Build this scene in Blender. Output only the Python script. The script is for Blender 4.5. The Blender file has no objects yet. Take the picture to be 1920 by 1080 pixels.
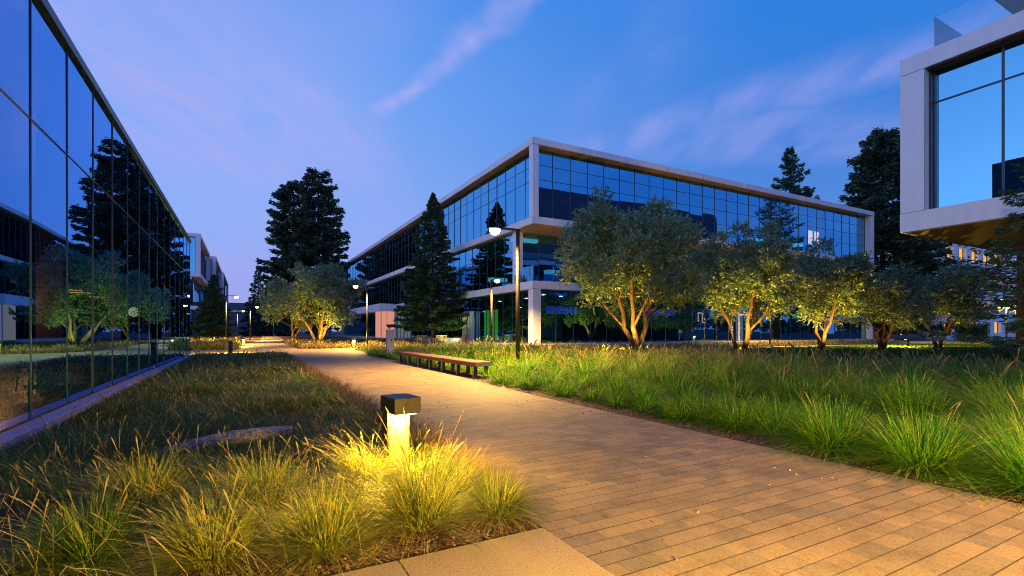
import bpy, math, random
import numpy as np
from mathutils import Vector
R = math.radians
rng = np.random.default_rng(11)
random.seed(5)
sc = bpy.context.scene
col = sc.collection

# ------------------------------------------------------------------ camera frame
# world axes follow the campus grid: +y runs along the path, +x runs to the right of it
F, CX, HY, EYE = 919.0, 960.0, 620.0, 1.25
CA, SA = 0.8784, 0.4779            # camera yaw 28.55 degrees
def P(px, D):                       # pixel column and depth -> ground x, y
    X = (px - CX) / F * D
    return (CA * X + SA * D, -SA * X + CA * D)
def G(px, py):
    return P(px, EYE * F / (py - HY))

cam = bpy.data.objects.new('camera', bpy.data.cameras.new('camera'))
col.objects.link(cam)
cam.location = (0, 0, EYE)
cam.rotation_euler = (R(90), 0, R(-28.55))
cam.data.sensor_width = 36.0
cam.data.lens = F / 1920 * 36
cam.data.shift_y = 80 / 1920
cam.data.clip_start = 0.05
cam.data.clip_end = 2000
sc.camera = cam

# ------------------------------------------------------------------ helpers
def tag(o, label=None, cat=None, group=None, kind=None):
    if label: o['label'] = label
    if cat: o['category'] = cat
    if group: o['group'] = group
    if kind: o['kind'] = kind
    return o
def empty(name, loc, label, cat, group=None, rz=0):
    o = bpy.data.objects.new(name, None); col.objects.link(o)
    o.location = loc; o.rotation_euler = (0, 0, rz); o.empty_display_size = .3
    return tag(o, label, cat, group)
def np_mesh(name, v, f, mats, parent=None, loc=(0, 0, 0), mi=None, smooth=False):
    """v (n,3) array, f (m,k) array of equal-size faces"""
    me = bpy.data.meshes.new(name)
    v = np.ascontiguousarray(v, dtype=np.float32); f = np.ascontiguousarray(f, dtype=np.int32)
    k = f.shape[1]; m = len(f)
    me.vertices.add(len(v)); me.vertices.foreach_set('co', v.ravel())
    me.loops.add(m * k); me.loops.foreach_set('vertex_index', f.ravel())
    me.polygons.add(m)
    me.polygons.foreach_set('loop_start', np.arange(0, m * k, k, dtype=np.int32))
    me.polygons.foreach_set('loop_total', np.full(m, k, dtype=np.int32))
    if not isinstance(mats, (list, tuple)): mats = [mats]
    for x in mats: me.materials.append(x)
    if mi is not None: me.polygons.foreach_set('material_index', np.asarray(mi, dtype=np.int32))
    me.polygons.foreach_set('use_smooth', np.full(m, smooth, dtype=bool))
    me.update(calc_edges=True)
    o = bpy.data.objects.new(name, me); col.objects.link(o)
    o.location = loc
    if parent: o.parent = parent
    return o
class MB:
    def __init__(s): s.v = []; s.f = []; s.sm = []
    def add(s, vs, fs, sm=False):
        b = len(s.v); s.v += [tuple(p) for p in vs]; s.f += [tuple(b + i for i in q) for q in fs]; s.sm += [sm] * len(fs)
        return s
    def box(s, x0, x1, y0, y1, z0, z1, bv=0.0):
        x0, x1 = min(x0, x1), max(x0, x1); y0, y1 = min(y0, y1), max(y0, y1); z0, z1 = min(z0, z1), max(z0, z1)
        if bv <= 0:
            return s.add([(x0,y0,z0),(x1,y0,z0),(x1,y1,z0),(x0,y1,z0),(x0,y0,z1),(x1,y0,z1),(x1,y1,z1),(x0,y1,z1)],
                         [(0,3,2,1),(4,5,6,7),(0,1,5,4),(1,2,6,5),(2,3,7,6),(3,0,4,7)])
        c = []                                   # chamfered vertical + top edges
        def ring(z, i):
            return [(x0+i,y0+bv,z),(x0+bv,y0+i,z),(x1-bv,y0+i,z),(x1-i,y0+bv,z),(x1-i,y1-bv,z),(x1-bv,y1-i,z),(x0+bv,y1-i,z),(x0+i,y1-bv,z)]
        rs = [ring(z0 + bv, 0), ring(z1 - bv, 0)]
        top = [(x0+bv,y0+bv,z1),(x1-bv,y0+bv,z1),(x1-bv,y1-bv,z1),(x0+bv,y1-bv,z1)]
        bot = [(p[0],p[1],z0) for p in top]
        vs = rs[0] + rs[1] + top + bot
        fs = [(i, (i+1) % 8, 8 + (i+1) % 8, 8 + i) for i in range(8)]
        fs += [(16,17,18,19), (23,22,21,20)]
        for a, (i, j) in enumerate([(1,2),(3,4),(5,6),(7,0)]):
            b = (a + 1) % 4
            fs += [(8+i, 8+j, 16+b, 16+a), (j, i, 20+a, 20+b)]
            k = (j + 1) % 8
            fs += [(8+j, 8+k, 16+b), (k, j, 20+b)]
        return s.add(vs, fs)
    def obox(s, a, b, w, z0, z1):                # box along the ground line a-b
        a = Vector(a); b = Vector(b); d = (b - a).normalized(); n = Vector((-d.y, d.x)) * (w / 2)
        q = [a - n, b - n, b + n, a + n]
        return s.add([(p.x, p.y, z0) for p in q] + [(p.x, p.y, z1) for p in q],
                     [(0,3,2,1),(4,5,6,7),(0,1,5,4),(1,2,6,5),(2,3,7,6),(3,0,4,7)])
    def tube(s, pts, rad, n=8, cap=True):
        pts = [Vector(p) for p in pts]
        if not hasattr(rad, '__len__'): rad = [rad] * len(pts)
        rings = []
        for i, p in enumerate(pts):
            d = (pts[min(i+1, len(pts)-1)] - pts[max(i-1, 0)]).normalized()
            a = d.orthogonal() if abs(d.z) > .95 else Vector((0,0,1)).cross(d)
            if abs(d.z) > .95: a = Vector((1,0,0)) - d * d.x
            a.normalize(); b = d.cross(a)
            rings.append([p + (a * math.cos(t) + b * math.sin(t)) * rad[i] for t in [2*math.pi*k/n for k in range(n)]])
        vs = [q for r_ in rings for q in r_]; fs = []
        for i in range(len(pts) - 1):
            for k in range(n):
                fs.append((i*n+k, i*n+(k+1) % n, (i+1)*n+(k+1) % n, (i+1)*n+k))
        if cap: fs += [tuple(range(n-1, -1, -1)), tuple((len(pts)-1)*n + k for k in range(n))]
        return s.add(vs, fs, True)
    def build(s, name, mat, parent=None, off=(0, 0, 0), loc=(0, 0, 0)):
        me = bpy.data.meshes.new(name)
        me.from_pydata([(p[0]-off[0], p[1]-off[1], p[2]-off[2]) for p in s.v], [], s.f)
        me.materials.append(mat)
        me.polygons.foreach_set('use_smooth', s.sm)
        me.update()
        o = bpy.data.objects.new(name, me); col.objects.link(o); o.location = loc
        if parent: o.parent = parent
        return o
def copy_tree(o, parent=None):
    c = o.copy(); col.objects.link(c)
    if parent: c.parent = parent
    for ch in list(o.children): copy_tree(ch, c)
    return c

# ------------------------------------------------------------------ materials
def new_mat(name):
    m = bpy.data.materials.new(name); m.use_nodes = True
    nt = m.node_tree; nt.nodes.clear()
    out = nt.nodes.new('ShaderNodeOutputMaterial')
    return m, nt, out
def N(nt, t, **kw):
    n = nt.nodes.new(t)
    for k, v in kw.items():
        if k in n.inputs.keys(): n.inputs[k].default_value = v
        else: setattr(n, k, v)
    return n
def link(nt, a, b): nt.links.new(a, b)
def ramp(nt, stops, fac=None):
    r = nt.nodes.new('ShaderNodeValToRGB'); e = r.color_ramp.elements
    while len(e) < len(stops): e.new(.5)
    for el, (p, c) in zip(e, stops):
        el.position = p; el.color = (*c, 1)
    if fac is not None: nt.links.new(fac, r.inputs[0])
    return r
def solid(name, c, rough=.6, metal=0, noise=.12, scale=6, bump=0.0, spec=.5, stretch=None):
    m, nt, out = new_mat(name)
    b = N(nt, 'ShaderNodeBsdfPrincipled'); b.inputs['Roughness'].default_value = rough; b.inputs['Metallic'].default_value = metal
    b.inputs['Specular IOR Level'].default_value = spec
    tc = N(nt, 'ShaderNodeTexCoord'); vec = tc.outputs['Object']
    if stretch:
        mp = N(nt, 'ShaderNodeMapping'); mp.inputs['Scale'].default_value = stretch; link(nt, vec, mp.inputs[0]); vec = mp.outputs[0]
    nz = N(nt, 'ShaderNodeTexNoise'); nz.inputs['Scale'].default_value = scale; nz.inputs['Detail'].default_value = 6
    link(nt, vec, nz.inputs['Vector'])
    lo = tuple(x * (1 - noise) for x in c); hi = tuple(min(1, x * (1 + noise)) for x in c)
    r = ramp(nt, [(.3, lo), (.7, hi)], nz.outputs['Fac'])
    link(nt, r.outputs[0], b.inputs['Base Color'])
    if bump:
        bp = N(nt, 'ShaderNodeBump'); bp.inputs['Strength'].default_value = bump; bp.inputs['Distance'].default_value = .02
        link(nt, nz.outputs['Fac'], bp.inputs['Height']); link(nt, bp.outputs[0], b.inputs['Normal'])
    link(nt, b.outputs[0], out.inputs[0])
    return m
def emit(name, c, s):
    m, nt, out = new_mat(name)
    e = N(nt, 'ShaderNodeEmission'); e.inputs[0].default_value = (*c, 1); e.inputs[1].default_value = s
    link(nt, e.outputs[0], out.inputs[0]); return m
def glass(name, tint, gcol, base, gain):
    m, nt, out = new_mat(name)
    t = N(nt, 'ShaderNodeBsdfTransparent'); t.inputs[0].default_value = (*tint, 1)
    g = N(nt, 'ShaderNodeBsdfGlossy'); g.inputs['Color'].default_value = (*gcol, 1); g.inputs['Roughness'].default_value = 0.004
    lw = N(nt, 'ShaderNodeFresnel'); lw.inputs[0].default_value = 1.55
    ma = N(nt, 'ShaderNodeMath', operation='MULTIPLY_ADD'); ma.use_clamp = True
    ma.inputs[1].default_value = gain; ma.inputs[2].default_value = base
    link(nt, lw.outputs[0], ma.inputs[0])
    tc = N(nt, 'ShaderNodeTexCoord'); nz = N(nt, 'ShaderNodeTexNoise'); nz.inputs['Scale'].default_value = .5; nz.inputs['Detail'].default_value = 0
    link(nt, tc.outputs['Object'], nz.inputs['Vector'])
    bp = N(nt, 'ShaderNodeBump'); bp.inputs['Strength'].default_value = .10; bp.inputs['Distance'].default_value = .05
    link(nt, nz.outputs['Fac'], bp.inputs['Height']); link(nt, bp.outputs[0], g.inputs['Normal'])
    mx = N(nt, 'ShaderNodeMixShader'); link(nt, ma.outputs[0], mx.inputs[0]); link(nt, t.outputs[0], mx.inputs[1]); link(nt, g.outputs[0], mx.inputs[2])
    link(nt, mx.outputs[0], out.inputs[0]); return m
def foliage(name, stops, trans=.35, rough=.55, spec=.3):
    m, nt, out = new_mat(name)
    ge = N(nt, 'ShaderNodeNewGeometry')
    r = ramp(nt, stops, ge.outputs['Random Per Island'])
    b = N(nt, 'ShaderNodeBsdfPrincipled'); b.inputs['Roughness'].default_value = rough; b.inputs['Specular IOR Level'].default_value = spec
    tr = N(nt, 'ShaderNodeBsdfTranslucent')
    link(nt, r.outputs[0], b.inputs['Base Color']); link(nt, r.outputs[0], tr.inputs[0])
    mx = N(nt, 'ShaderNodeMixShader'); mx.inputs[0].default_value = trans
    link(nt, b.outputs[0], mx.inputs[1]); link(nt, tr.outputs[0], mx.inputs[2]); link(nt, mx.outputs[0], out.inputs[0])
    return m

M = {}
M['panel'] = solid('white_panel', (.69, .72, .84), .42, 0, .05, 2.2, 0, .5, (2.2, 2.2, .22))
M['seam'] = solid('dark_seam', (.08, .08, .1), .6)
M['soffit'] = solid('wood_soffit', (.50, .34, .15), .5, 0, .35, 2.0, 0, .4, (14, .35, 1))
M['ceiling'] = solid('dark_ceiling', (.10, .09, .085), .8)
M['mull'] = solid('mullion_metal', (.06, .065, .085), .4, .5)
M['darkmet'] = solid('dark_bronze_metal', (.028, .025, .024), .42, .3, .2, 20)
M['silver'] = solid('silver_metal', (.55, .56, .6), .35, .8)
M['glassL'] = glass('pavilion_glass', (.34, .34, .34), (.17, .47, .92), .52, 1.0)
M['glassM'] = glass('office_glass', (.20, .26, .34), (.22, .64, .96), .66, .5)
M['glassR'] = glass('terrace_glass', (.90, .94, .97), (.8, .9, 1), .03, .7)
M['concrete'] = solid('concrete', (.40, .37, .33), .8, 0, .18, 9, .25)
M['stone'] = solid('pale_stone', (.52, .48, .46), .75, 0, .12, 12, .2)
M['kerb'] = solid('kerb_stone', (.22, .21, .44), .6, 0, .2, 7, .2)
M['intfloor'] = solid('interior_floor', (.26, .20, .14), .4)
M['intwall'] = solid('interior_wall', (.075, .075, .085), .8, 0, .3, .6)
M['bark'] = solid('olive_bark', (.085, .06, .037), .9, 0, .6, 7, 1.0, .2, (1, 1, .3))
M['dbark'] = solid('conifer_bark', (.075, .045, .032), .9, 0, .3, 8, .8, .2, (1, 1, .2))
M['bench'] = solid('bench_timber', (.17, .075, .05), .6, 0, .25, 5, .2, .4, (6, .5, 6))
M['teak'] = solid('weathered_teak', (.36, .25, .19), .7, 0, .2, 8, .1)
M['log'] = solid('weathered_log', (.24, .22, .25), .9, 0, .55, 7, 1.0, .2, (.8, 9, 9))
M['white'] = solid('white_paint', (.78, .77, .76), .5)
M['lamp_em'] = emit('lamp_glow', (1, .60, .20), 14)
M['boll_em'] = emit('bollard_glow', (1, .72, .25), 8)
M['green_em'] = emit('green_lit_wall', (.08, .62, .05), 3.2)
M['pink_em'] = emit('vestibule_wall_glow', (1, .40, .28), .62)
M['warm_em'] = emit('lit_window', (1, .52, .14), .85)
M['teal_em'] = emit('teal_glow', (.12, .75, .80), 3.5)
M['cool_em'] = emit('cool_ceiling_light', (.7, .9, 1), 25)
M['blue_em'] = emit('blue_lit_wall', (.04, .14, .8), 1.6)
M['olive'] = foliage('olive_leaf', [(0, (.07, .14, .08)), (.5, (.13, .24, .135)), (.85, (.20, .31, .19)), (1, (.30, .40, .29))], .3, .38, .6)
M['redwood'] = foliage('redwood_needles', [(0, (.022, .05, .034)), (.6, (.05, .095, .06)), (1, (.10, .16, .085))], .15)
M['fir'] = foliage('fir_needles', [(0, (.022, .06, .03)), (.6, (.045, .10, .045)), (1, (.08, .15, .06))], .2)
M['lawn'] = foliage('meadow_blade', [(0, (.010, .05, .005)), (.4, (.05, .15, .010)), (.8, (.14, .22, .018)), (1, (.26, .20, .04))], .35)
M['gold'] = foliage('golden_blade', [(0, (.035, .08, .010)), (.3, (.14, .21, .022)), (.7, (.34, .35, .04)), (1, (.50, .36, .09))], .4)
M['green'] = foliage('green_blade', [(0, (.012, .075, .006)), (.3, (.05, .20, .012)), (.65, (.12, .36, .018)), (.88, (.26, .44, .03)), (1, (.40, .38, .08))], .5)
M['seed'] = foliage('seed_head', [(0, (.13, .12, .035)), (.5, (.27, .22, .075)), (1, (.42, .33, .13))], .45)
M['rust'] = foliage('rusty_blade', [(0, (.10, .10, .03)), (.5, (.22, .14, .05)), (1, (.36, .20, .08))], .35)
M['hedge'] = foliage('hedge_leaf', [(0, (.02, .05, .012)), (.6, (.05, .10, .02)), (1, (.09, .15, .03))], .25)
M['agave'] = foliage('agave_leaf', [(0, (.10, .16, .06)), (1, (.24, .30, .10))], .2)

def fascia_mat():
    m, nt, out = new_mat('fascia_panel')
    tc = N(nt, 'ShaderNodeTexCoord'); sp = N(nt, 'ShaderNodeSeparateXYZ'); link(nt, tc.outputs['Object'], sp.inputs[0])
    a = N(nt, 'ShaderNodeMath', operation='ADD'); link(nt, sp.outputs[0], a.inputs[0]); link(nt, sp.outputs[1], a.inputs[1])
    d = N(nt, 'ShaderNodeMath', operation='DIVIDE'); link(nt, a.outputs[0], d.inputs[0]); d.inputs[1].default_value = 4.15
    fr = N(nt, 'ShaderNodeMath', operation='FRACT'); link(nt, d.outputs[0], fr.inputs[0])
    lt = N(nt, 'ShaderNodeMath', operation='LESS_THAN'); link(nt, fr.outputs[0], lt.inputs[0]); lt.inputs[1].default_value = .0065
    wn = N(nt, 'ShaderNodeTexWhiteNoise', noise_dimensions='1D'); fl = N(nt, 'ShaderNodeMath', operation='FLOOR'); link(nt, d.outputs[0], fl.inputs[0]); link(nt, fl.outputs[0], wn.inputs['W'])
    r = ramp(nt, [(0, (.66, .70, .82)), (1, (.73, .76, .87))], wn.outputs['Value'])
    mx = N(nt, 'ShaderNodeMix', data_type='RGBA'); link(nt, lt.outputs[0], mx.inputs[0]); link(nt, r.outputs[0], mx.inputs[6]); mx.inputs[7].default_value = (.12, .12, .16, 1)
    mp = N(nt, 'ShaderNodeMapping'); mp.inputs['Scale'].default_value = (1.6, 1.6, .25); link(nt, tc.outputs['Object'], mp.inputs[0])
    nz = N(nt, 'ShaderNodeTexNoise'); nz.inputs['Scale'].default_value = 2.2; nz.inputs['Detail'].default_value = 7; link(nt, mp.outputs[0], nz.inputs['Vector'])
    rr = ramp(nt, [(.35, (.90, .90, .89)), (.65, (1, 1, 1))], nz.outputs['Fac'])
    m2 = N(nt, 'ShaderNodeMix', data_type='RGBA', blend_type='MULTIPLY'); m2.inputs[0].default_value = 1; link(nt, mx.outputs[2], m2.inputs[6]); link(nt, rr.outputs[0], m2.inputs[7])
    b = N(nt, 'ShaderNodeBsdfPrincipled'); b.inputs['Roughness'].default_value = .4; link(nt, m2.outputs[2], b.inputs['Base Color'])
    link(nt, b.outputs[0], out.inputs[0]); return m
M['fascia'] = fascia_mat()
def paver_mat():
    m, nt, out = new_mat('paver')
    tc = N(nt, 'ShaderNodeTexCoord')
    br = N(nt, 'ShaderNodeTexBrick'); br.offset = .37; br.offset_frequency = 2; br.squash = 1.0
    br.inputs['Scale'].default_value = 1; br.inputs['Mortar Size'].default_value = .002; br.inputs['Mortar Smooth'].default_value = .1
    br.inputs['Brick Width'].default_value = .25; br.inputs['Row Height'].default_value = .128; br.inputs['Bias'].default_value = -.15
    br.inputs['Color1'].default_value = (.265, .19, .112, 1); br.inputs['Color2'].default_value = (.15, .128, .10, 1); br.inputs['Mortar'].default_value = (.15, .105, .07, 1)
    link(nt, tc.outputs['Object'], br.inputs['Vector'])
    nz = N(nt, 'ShaderNodeTexNoise'); nz.inputs['Scale'].default_value = 140; nz.inputs['Detail'].default_value = 3
    link(nt, tc.outputs['Object'], nz.inputs['Vector'])
    n2 = N(nt, 'ShaderNodeTexNoise'); n2.inputs['Scale'].default_value = .9; n2.inputs['Detail'].default_value = 5
    link(nt, tc.outputs['Object'], n2.inputs['Vector'])
    r1 = ramp(nt, [(.35, (.72, .72, .72)), (.65, (1.15, 1.15, 1.15))], nz.outputs['Fac'])
    r2 = ramp(nt, [(.3, (.82, .80, .78)), (.7, (1.08, 1.07, 1.05))], n2.outputs['Fac'])
    a = N(nt, 'ShaderNodeMix', data_type='RGBA', blend_type='MULTIPLY'); a.inputs[0].default_value = 1
    link(nt, br.outputs['Color'], a.inputs[6]); link(nt, r1.outputs[0], a.inputs[7])
    b2 = N(nt, 'ShaderNodeMix', data_type='RGBA', blend_type='MULTIPLY'); b2.inputs[0].default_value = 1
    link(nt, a.outputs[2], b2.inputs[6]); link(nt, r2.outputs[0], b2.inputs[7])
    b = N(nt, 'ShaderNodeBsdfPrincipled'); b.inputs['Roughness'].default_value = .72; b.inputs['Specular IOR Level'].default_value = .35
    sp = N(nt, 'ShaderNodeSeparateXYZ'); link(nt, tc.outputs['Object'], sp.inputs[0])
    dv = N(nt, 'ShaderNodeMath', operation='DIVIDE'); link(nt, sp.outputs[1], dv.inputs[0]); dv.inputs[1].default_value = .128
    fr = N(nt, 'ShaderNodeMath', operation='PINGPONG'); link(nt, dv.outputs[0], fr.inputs[0]); fr.inputs[1].default_value = .5
    jl = N(nt, 'ShaderNodeMapRange'); link(nt, fr.outputs[0], jl.inputs[0]); jl.inputs[1].default_value = .025; jl.inputs[2].default_value = .045; jl.inputs[3].default_value = 1; jl.inputs[4].default_value = 0
    wn = N(nt, 'ShaderNodeTexWhiteNoise', noise_dimensions='1D'); rd = N(nt, 'ShaderNodeMath', operation='ROUND'); link(nt, dv.outputs[0], rd.inputs[0]); link(nt, rd.outputs[0], wn.inputs['W'])
    jm = N(nt, 'ShaderNodeMapRange'); link(nt, wn.outputs['Value'], jm.inputs[0]); jm.inputs[3].default_value = .35; jm.inputs[4].default_value = 1
    jj = N(nt, 'ShaderNodeMath', operation='MULTIPLY'); link(nt, jl.outputs[0], jj.inputs[0]); link(nt, jm.outputs[0], jj.inputs[1])
    b3 = N(nt, 'ShaderNodeMix', data_type='RGBA'); link(nt, jj.outputs[0], b3.inputs[0]); link(nt, b2.outputs[2], b3.inputs[6]); b3.inputs[7].default_value = (.035, .024, .018, 1)
    n3 = N(nt, 'ShaderNodeTexNoise'); n3.inputs['Scale'].default_value = 3.2; n3.inputs['Detail'].default_value = 8; n3.inputs['Roughness'].default_value = .7; link(nt, tc.outputs['Object'], n3.inputs['Vector'])
    r3 = ramp(nt, [(.36, (.62, .60, .58)), (.52, (1, 1, 1))], n3.outputs['Fac'])
    b4 = N(nt, 'ShaderNodeMix', data_type='RGBA', blend_type='MULTIPLY'); b4.inputs[0].default_value = .7; link(nt, b3.outputs[2], b4.inputs[6]); link(nt, r3.outputs[0], b4.inputs[7])
    link(nt, b4.outputs[2], b.inputs['Base Color'])
    h = N(nt, 'ShaderNodeMath', operation='MULTIPLY_ADD'); h.inputs[1].default_value = -1.0
    link(nt, br.outputs['Fac'], h.inputs[0])
    s = N(nt, 'ShaderNodeMath', operation='MULTIPLY'); s.inputs[1].default_value = .35; link(nt, nz.outputs['Fac'], s.inputs[0]); link(nt, s.outputs[0], h.inputs[2])
    bp = N(nt, 'ShaderNodeBump'); bp.inputs['Strength'].default_value = .55; bp.inputs['Distance'].default_value = .006
    link(nt, h.outputs[0], bp.inputs['Height']); link(nt, bp.outputs[0], b.inputs['Normal'])
    link(nt, b.outputs[0], out.inputs[0]); return m
def slab_mat():
    m, nt, out = new_mat('aggregate_concrete')
    tc = N(nt, 'ShaderNodeTexCoord')
    br = N(nt, 'ShaderNodeTexBrick'); br.offset = 0
    br.inputs['Scale'].default_value = 1; br.inputs['Mortar Size'].default_value = .005; br.inputs['Brick Width'].default_value = 1.15; br.inputs['Row Height'].default_value = 1.9
    br.inputs['Color1'].default_value = (.34, .25, .14, 1); br.inputs['Color2'].default_value = (.31, .23, .13, 1); br.inputs['Mortar'].default_value = (.05, .035, .025, 1)
    mp = N(nt, 'ShaderNodeMapping'); mp.inputs['Location'].default_value = (.42, .3, 0)
    link(nt, tc.outputs['Object'], mp.inputs[0]); link(nt, mp.outputs[0], br.inputs['Vector'])
    vo = N(nt, 'ShaderNodeTexVoronoi'); vo.inputs['Scale'].default_value = 130; link(nt, tc.outputs['Object'], vo.inputs['Vector'])
    r1 = ramp(nt, [(.0, (1.15, 1.12, 1.05)), (.5, (.95, .95, .95)), (.9, (.55, .55, .55))], vo.outputs['Distance'])
    a = N(nt, 'ShaderNodeMix', data_type='RGBA', blend_type='MULTIPLY'); a.inputs[0].default_value = 1
    link(nt, br.outputs['Color'], a.inputs[6]); link(nt, r1.outputs[0], a.inputs[7])
    b = N(nt, 'ShaderNodeBsdfPrincipled'); b.inputs['Roughness'].default_value = .75
    link(nt, a.outputs[2], b.inputs['Base Color'])
    bp = N(nt, 'ShaderNodeBump'); bp.inputs['Strength'].default_value = .4; bp.inputs['Distance'].default_value = .003
    link(nt, vo.outputs['Distance'], bp.inputs['Height']); link(nt, bp.outputs[0], b.inputs['Normal'])
    link(nt, b.outputs[0], out.inputs[0]); return m
def mulch_mat():
    m, nt, out = new_mat('mulch_soil')
    tc = N(nt, 'ShaderNodeTexCoord')
    vo = N(nt, 'ShaderNodeTexVoronoi'); vo.inputs['Scale'].default_value = 38
    mp = N(nt, 'ShaderNodeMapping'); mp.inputs['Scale'].default_value = (1, 1.8, 1); link(nt, tc.outputs['Object'], mp.inputs[0]); link(nt, mp.outputs[0], vo.inputs['Vector'])
    r = ramp(nt, [(0, (.025, .012, .008)), (.5, (.07, .03, .018)), (1, (.15, .075, .045))], vo.outputs['Color'])
    b = N(nt, 'ShaderNodeBsdfPrincipled'); b.inputs['Roughness'].default_value = .9
    link(nt, r.outputs[0], b.inputs['Base Color'])
    bp = N(nt, 'ShaderNodeBump'); bp.inputs['Strength'].default_value = 1; bp.inputs['Distance'].default_value = .03
    link(nt, vo.outputs['Distance'], bp.inputs['Height']); link(nt, bp.outputs[0], b.inputs['Normal'])
    link(nt, b.outputs[0], out.inputs[0]); return m
M['paver'] = paver_mat(); M['slab'] = slab_mat(); M['mulch'] = mulch_mat()

# ------------------------------------------------------------------ sky
def build_world():
    w = bpy.data.worlds.new('World'); sc.world = w; w.use_nodes = True
    nt = w.node_tree; nt.nodes.clear()
    out = nt.nodes.new('ShaderNodeOutputWorld'); bg = nt.nodes.new('ShaderNodeBackground')
    def mth(op, a, b=None, c=None, clamp=False):
        n = nt.nodes.new('ShaderNodeMath'); n.operation = op; n.use_clamp = clamp
        for i, x in enumerate((a, b, c)):
            if x is None: continue
            if isinstance(x, (int, float)): n.inputs[i].default_value = x
            else: nt.links.new(x, n.inputs[i])
        return n.outputs[0]
    def sstep(x, a, b):
        n = nt.nodes.new('ShaderNodeMapRange'); n.interpolation_type = 'SMOOTHSTEP'
        nt.links.new(x, n.inputs[0]); n.inputs[1].default_value = a; n.inputs[2].default_value = b
        return n.outputs[0]
    def mix(f, a, b):
        n = nt.nodes.new('ShaderNodeMix'); n.data_type = 'RGBA'
        if isinstance(f, (int, float)): n.inputs[0].default_value = f
        else: nt.links.new(f, n.inputs[0])
        for i, x in ((6, a), (7, b)):
            if isinstance(x, tuple): n.inputs[i].default_value = (*x, 1)
            else: nt.links.new(x, n.inputs[i])
        return n.outputs[2]
    tc = nt.nodes.new('ShaderNodeTexCoord'); sp = nt.nodes.new('ShaderNodeSeparateXYZ')
    nt.links.new(tc.outputs['Generated'], sp.inputs[0])
    x, y, z = sp.outputs
    east = mth('SUBTRACT', mth('MULTIPLY', x, CA), mth('MULTIPLY', y, SA))       # bearing across / along the view of the campus
    north = mth('ADD', mth('MULTIPLY', x, SA), mth('MULTIPLY', y, CA))
    zz = mth('MAXIMUM', z, 0.0)
    base = ramp(nt, [(0, (.34, .30, .66)), (.07, (.29, .34, .77)), (.2, (.235, .38, .84)), (.42, (.16, .35, .84)), (.62, (.07, .26, .77)), (1, (.015, .14, .62))], zz)
    deep = ramp(nt, [(0, (.20, .25, .60)), (.12, (.11, .24, .64)), (.3, (.045, .20, .64)), (.55, (.012, .18, .65)), (1, (.006, .12, .58))], zz)
    side = sstep(east, -.50, .55)
    c = mix(side, base.outputs[0], deep.outputs[0])
    # cirrus: bands on a level cloud sheet
    d = mth('ADD', zz, .06)
    p = mth('DIVIDE', east, d); q = mth('DIVIDE', north, d)
    cv = nt.nodes.new('ShaderNodeCombineXYZ'); nt.links.new(p, cv.inputs[0]); nt.links.new(q, cv.inputs[1])
    def noise(scale, sx, sy, rot, det=5, dist=0.0):
        mp = nt.nodes.new('ShaderNodeMapping'); mp.inputs['Scale'].default_value = (sx, sy, 1); mp.inputs['Rotation'].default_value = (0, 0, rot)
        nt.links.new(cv.outputs[0], mp.inputs[0])
        n = nt.nodes.new('ShaderNodeTexNoise'); n.inputs['Scale'].default_value = scale; n.inputs['Detail'].default_value = det; n.inputs['Distortion'].default_value = dist
        nt.links.new(mp.outputs[0], n.inputs['Vector']); return n.outputs['Fac']
    warp = mth('MULTIPLY', mth('SUBTRACT', noise(1.6, 1, 1, 0, 4), .5), .34)
    fine = noise(3.0, 2.2, .7, .6, 6, .6)
    def band(a, b, w, soft, amt, ends=.25):
        (ax, ay), (bx, by) = a, b
        L = math.hypot(bx - ax, by - ay); tx, ty = (bx - ax) / L, (by - ay) / L
        nx, ny = -ty, tx
        dist = mth('ADD', mth('ADD', mth('MULTIPLY', p, nx), mth('MULTIPLY', q, ny)), -(ax * nx + ay * ny))
        dist = mth('ABSOLUTE', mth('ADD', dist, warp))
        al = mth('ADD', mth('ADD', mth('MULTIPLY', p, tx), mth('MULTIPLY', q, ty)), -(ax * tx + ay * ty))
        m = mth('SUBTRACT', 1.0, sstep(dist, w, w + soft))
        m = mth('MULTIPLY', m, sstep(al, -ends, ends)); m = mth('MULTIPLY', m, mth('SUBTRACT', 1.0, sstep(al, L - ends, L + ends)))
        tex = sstep(fine, .12, .8)
        return mth('MULTIPLY', mth('MULTIPLY', m, tex), amt)
    bands = [band((.12, 1.25), (-.56, 2.0), .0, .08, .85, .2), band((-.85, 1.55), (-.70, 2.35), .02, .13, .42),
             band((-1.6, 1.0), (-1.1, 2.6), .15, .8, .50, .5), band((-1.40, 1.3), (-1.02, 2.3), .0, .2, .72, .4), band((.35, 2.35), (1.5, 1.35), .02, .22, .5, .4),
             band((.75, 2.3), (2.2, 1.9), .05, .35, .4, .4), band((-.3, 3.0), (.9, 3.6), .1, .6, .28, .5)]
    tot = bands[0]
    for b_ in bands[1:]: tot = mth('MAXIMUM', tot, b_)
    veil = mth('MULTIPLY', sstep(noise(.7, 1.0, .45, .5, 6, .8), .46, .76), .42)
    veil = mth('MULTIPLY', veil, sstep(zz, .02, .2))
    tot = mth('MINIMUM', mth('ADD', tot, veil), .92)
    c = mix(tot, c, (.38, .38, .80))
    sky = nt.nodes.new('ShaderNodeTexSky'); sky.sky_type = 'NISHITA'; sky.sun_disc = False
    sky.sun_elevation = R(2); sky.sun_rotation = R(215)
    ad = nt.nodes.new('ShaderNodeMix'); ad.data_type = 'RGBA'; ad.blend_type = 'ADD'; ad.inputs[0].default_value = .006
    nt.links.new(c, ad.inputs[6]); nt.links.new(sky.outputs[0], ad.inputs[7])
    west = sstep(mth('SUBTRACT', mth('MULTIPLY', x, -.93), mth('MULTIPLY', y, .37)), .15, 1.0)
    glow = mth('MULTIPLY', west, mth('SUBTRACT', 1.0, sstep(zz, .0, .62)))
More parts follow.
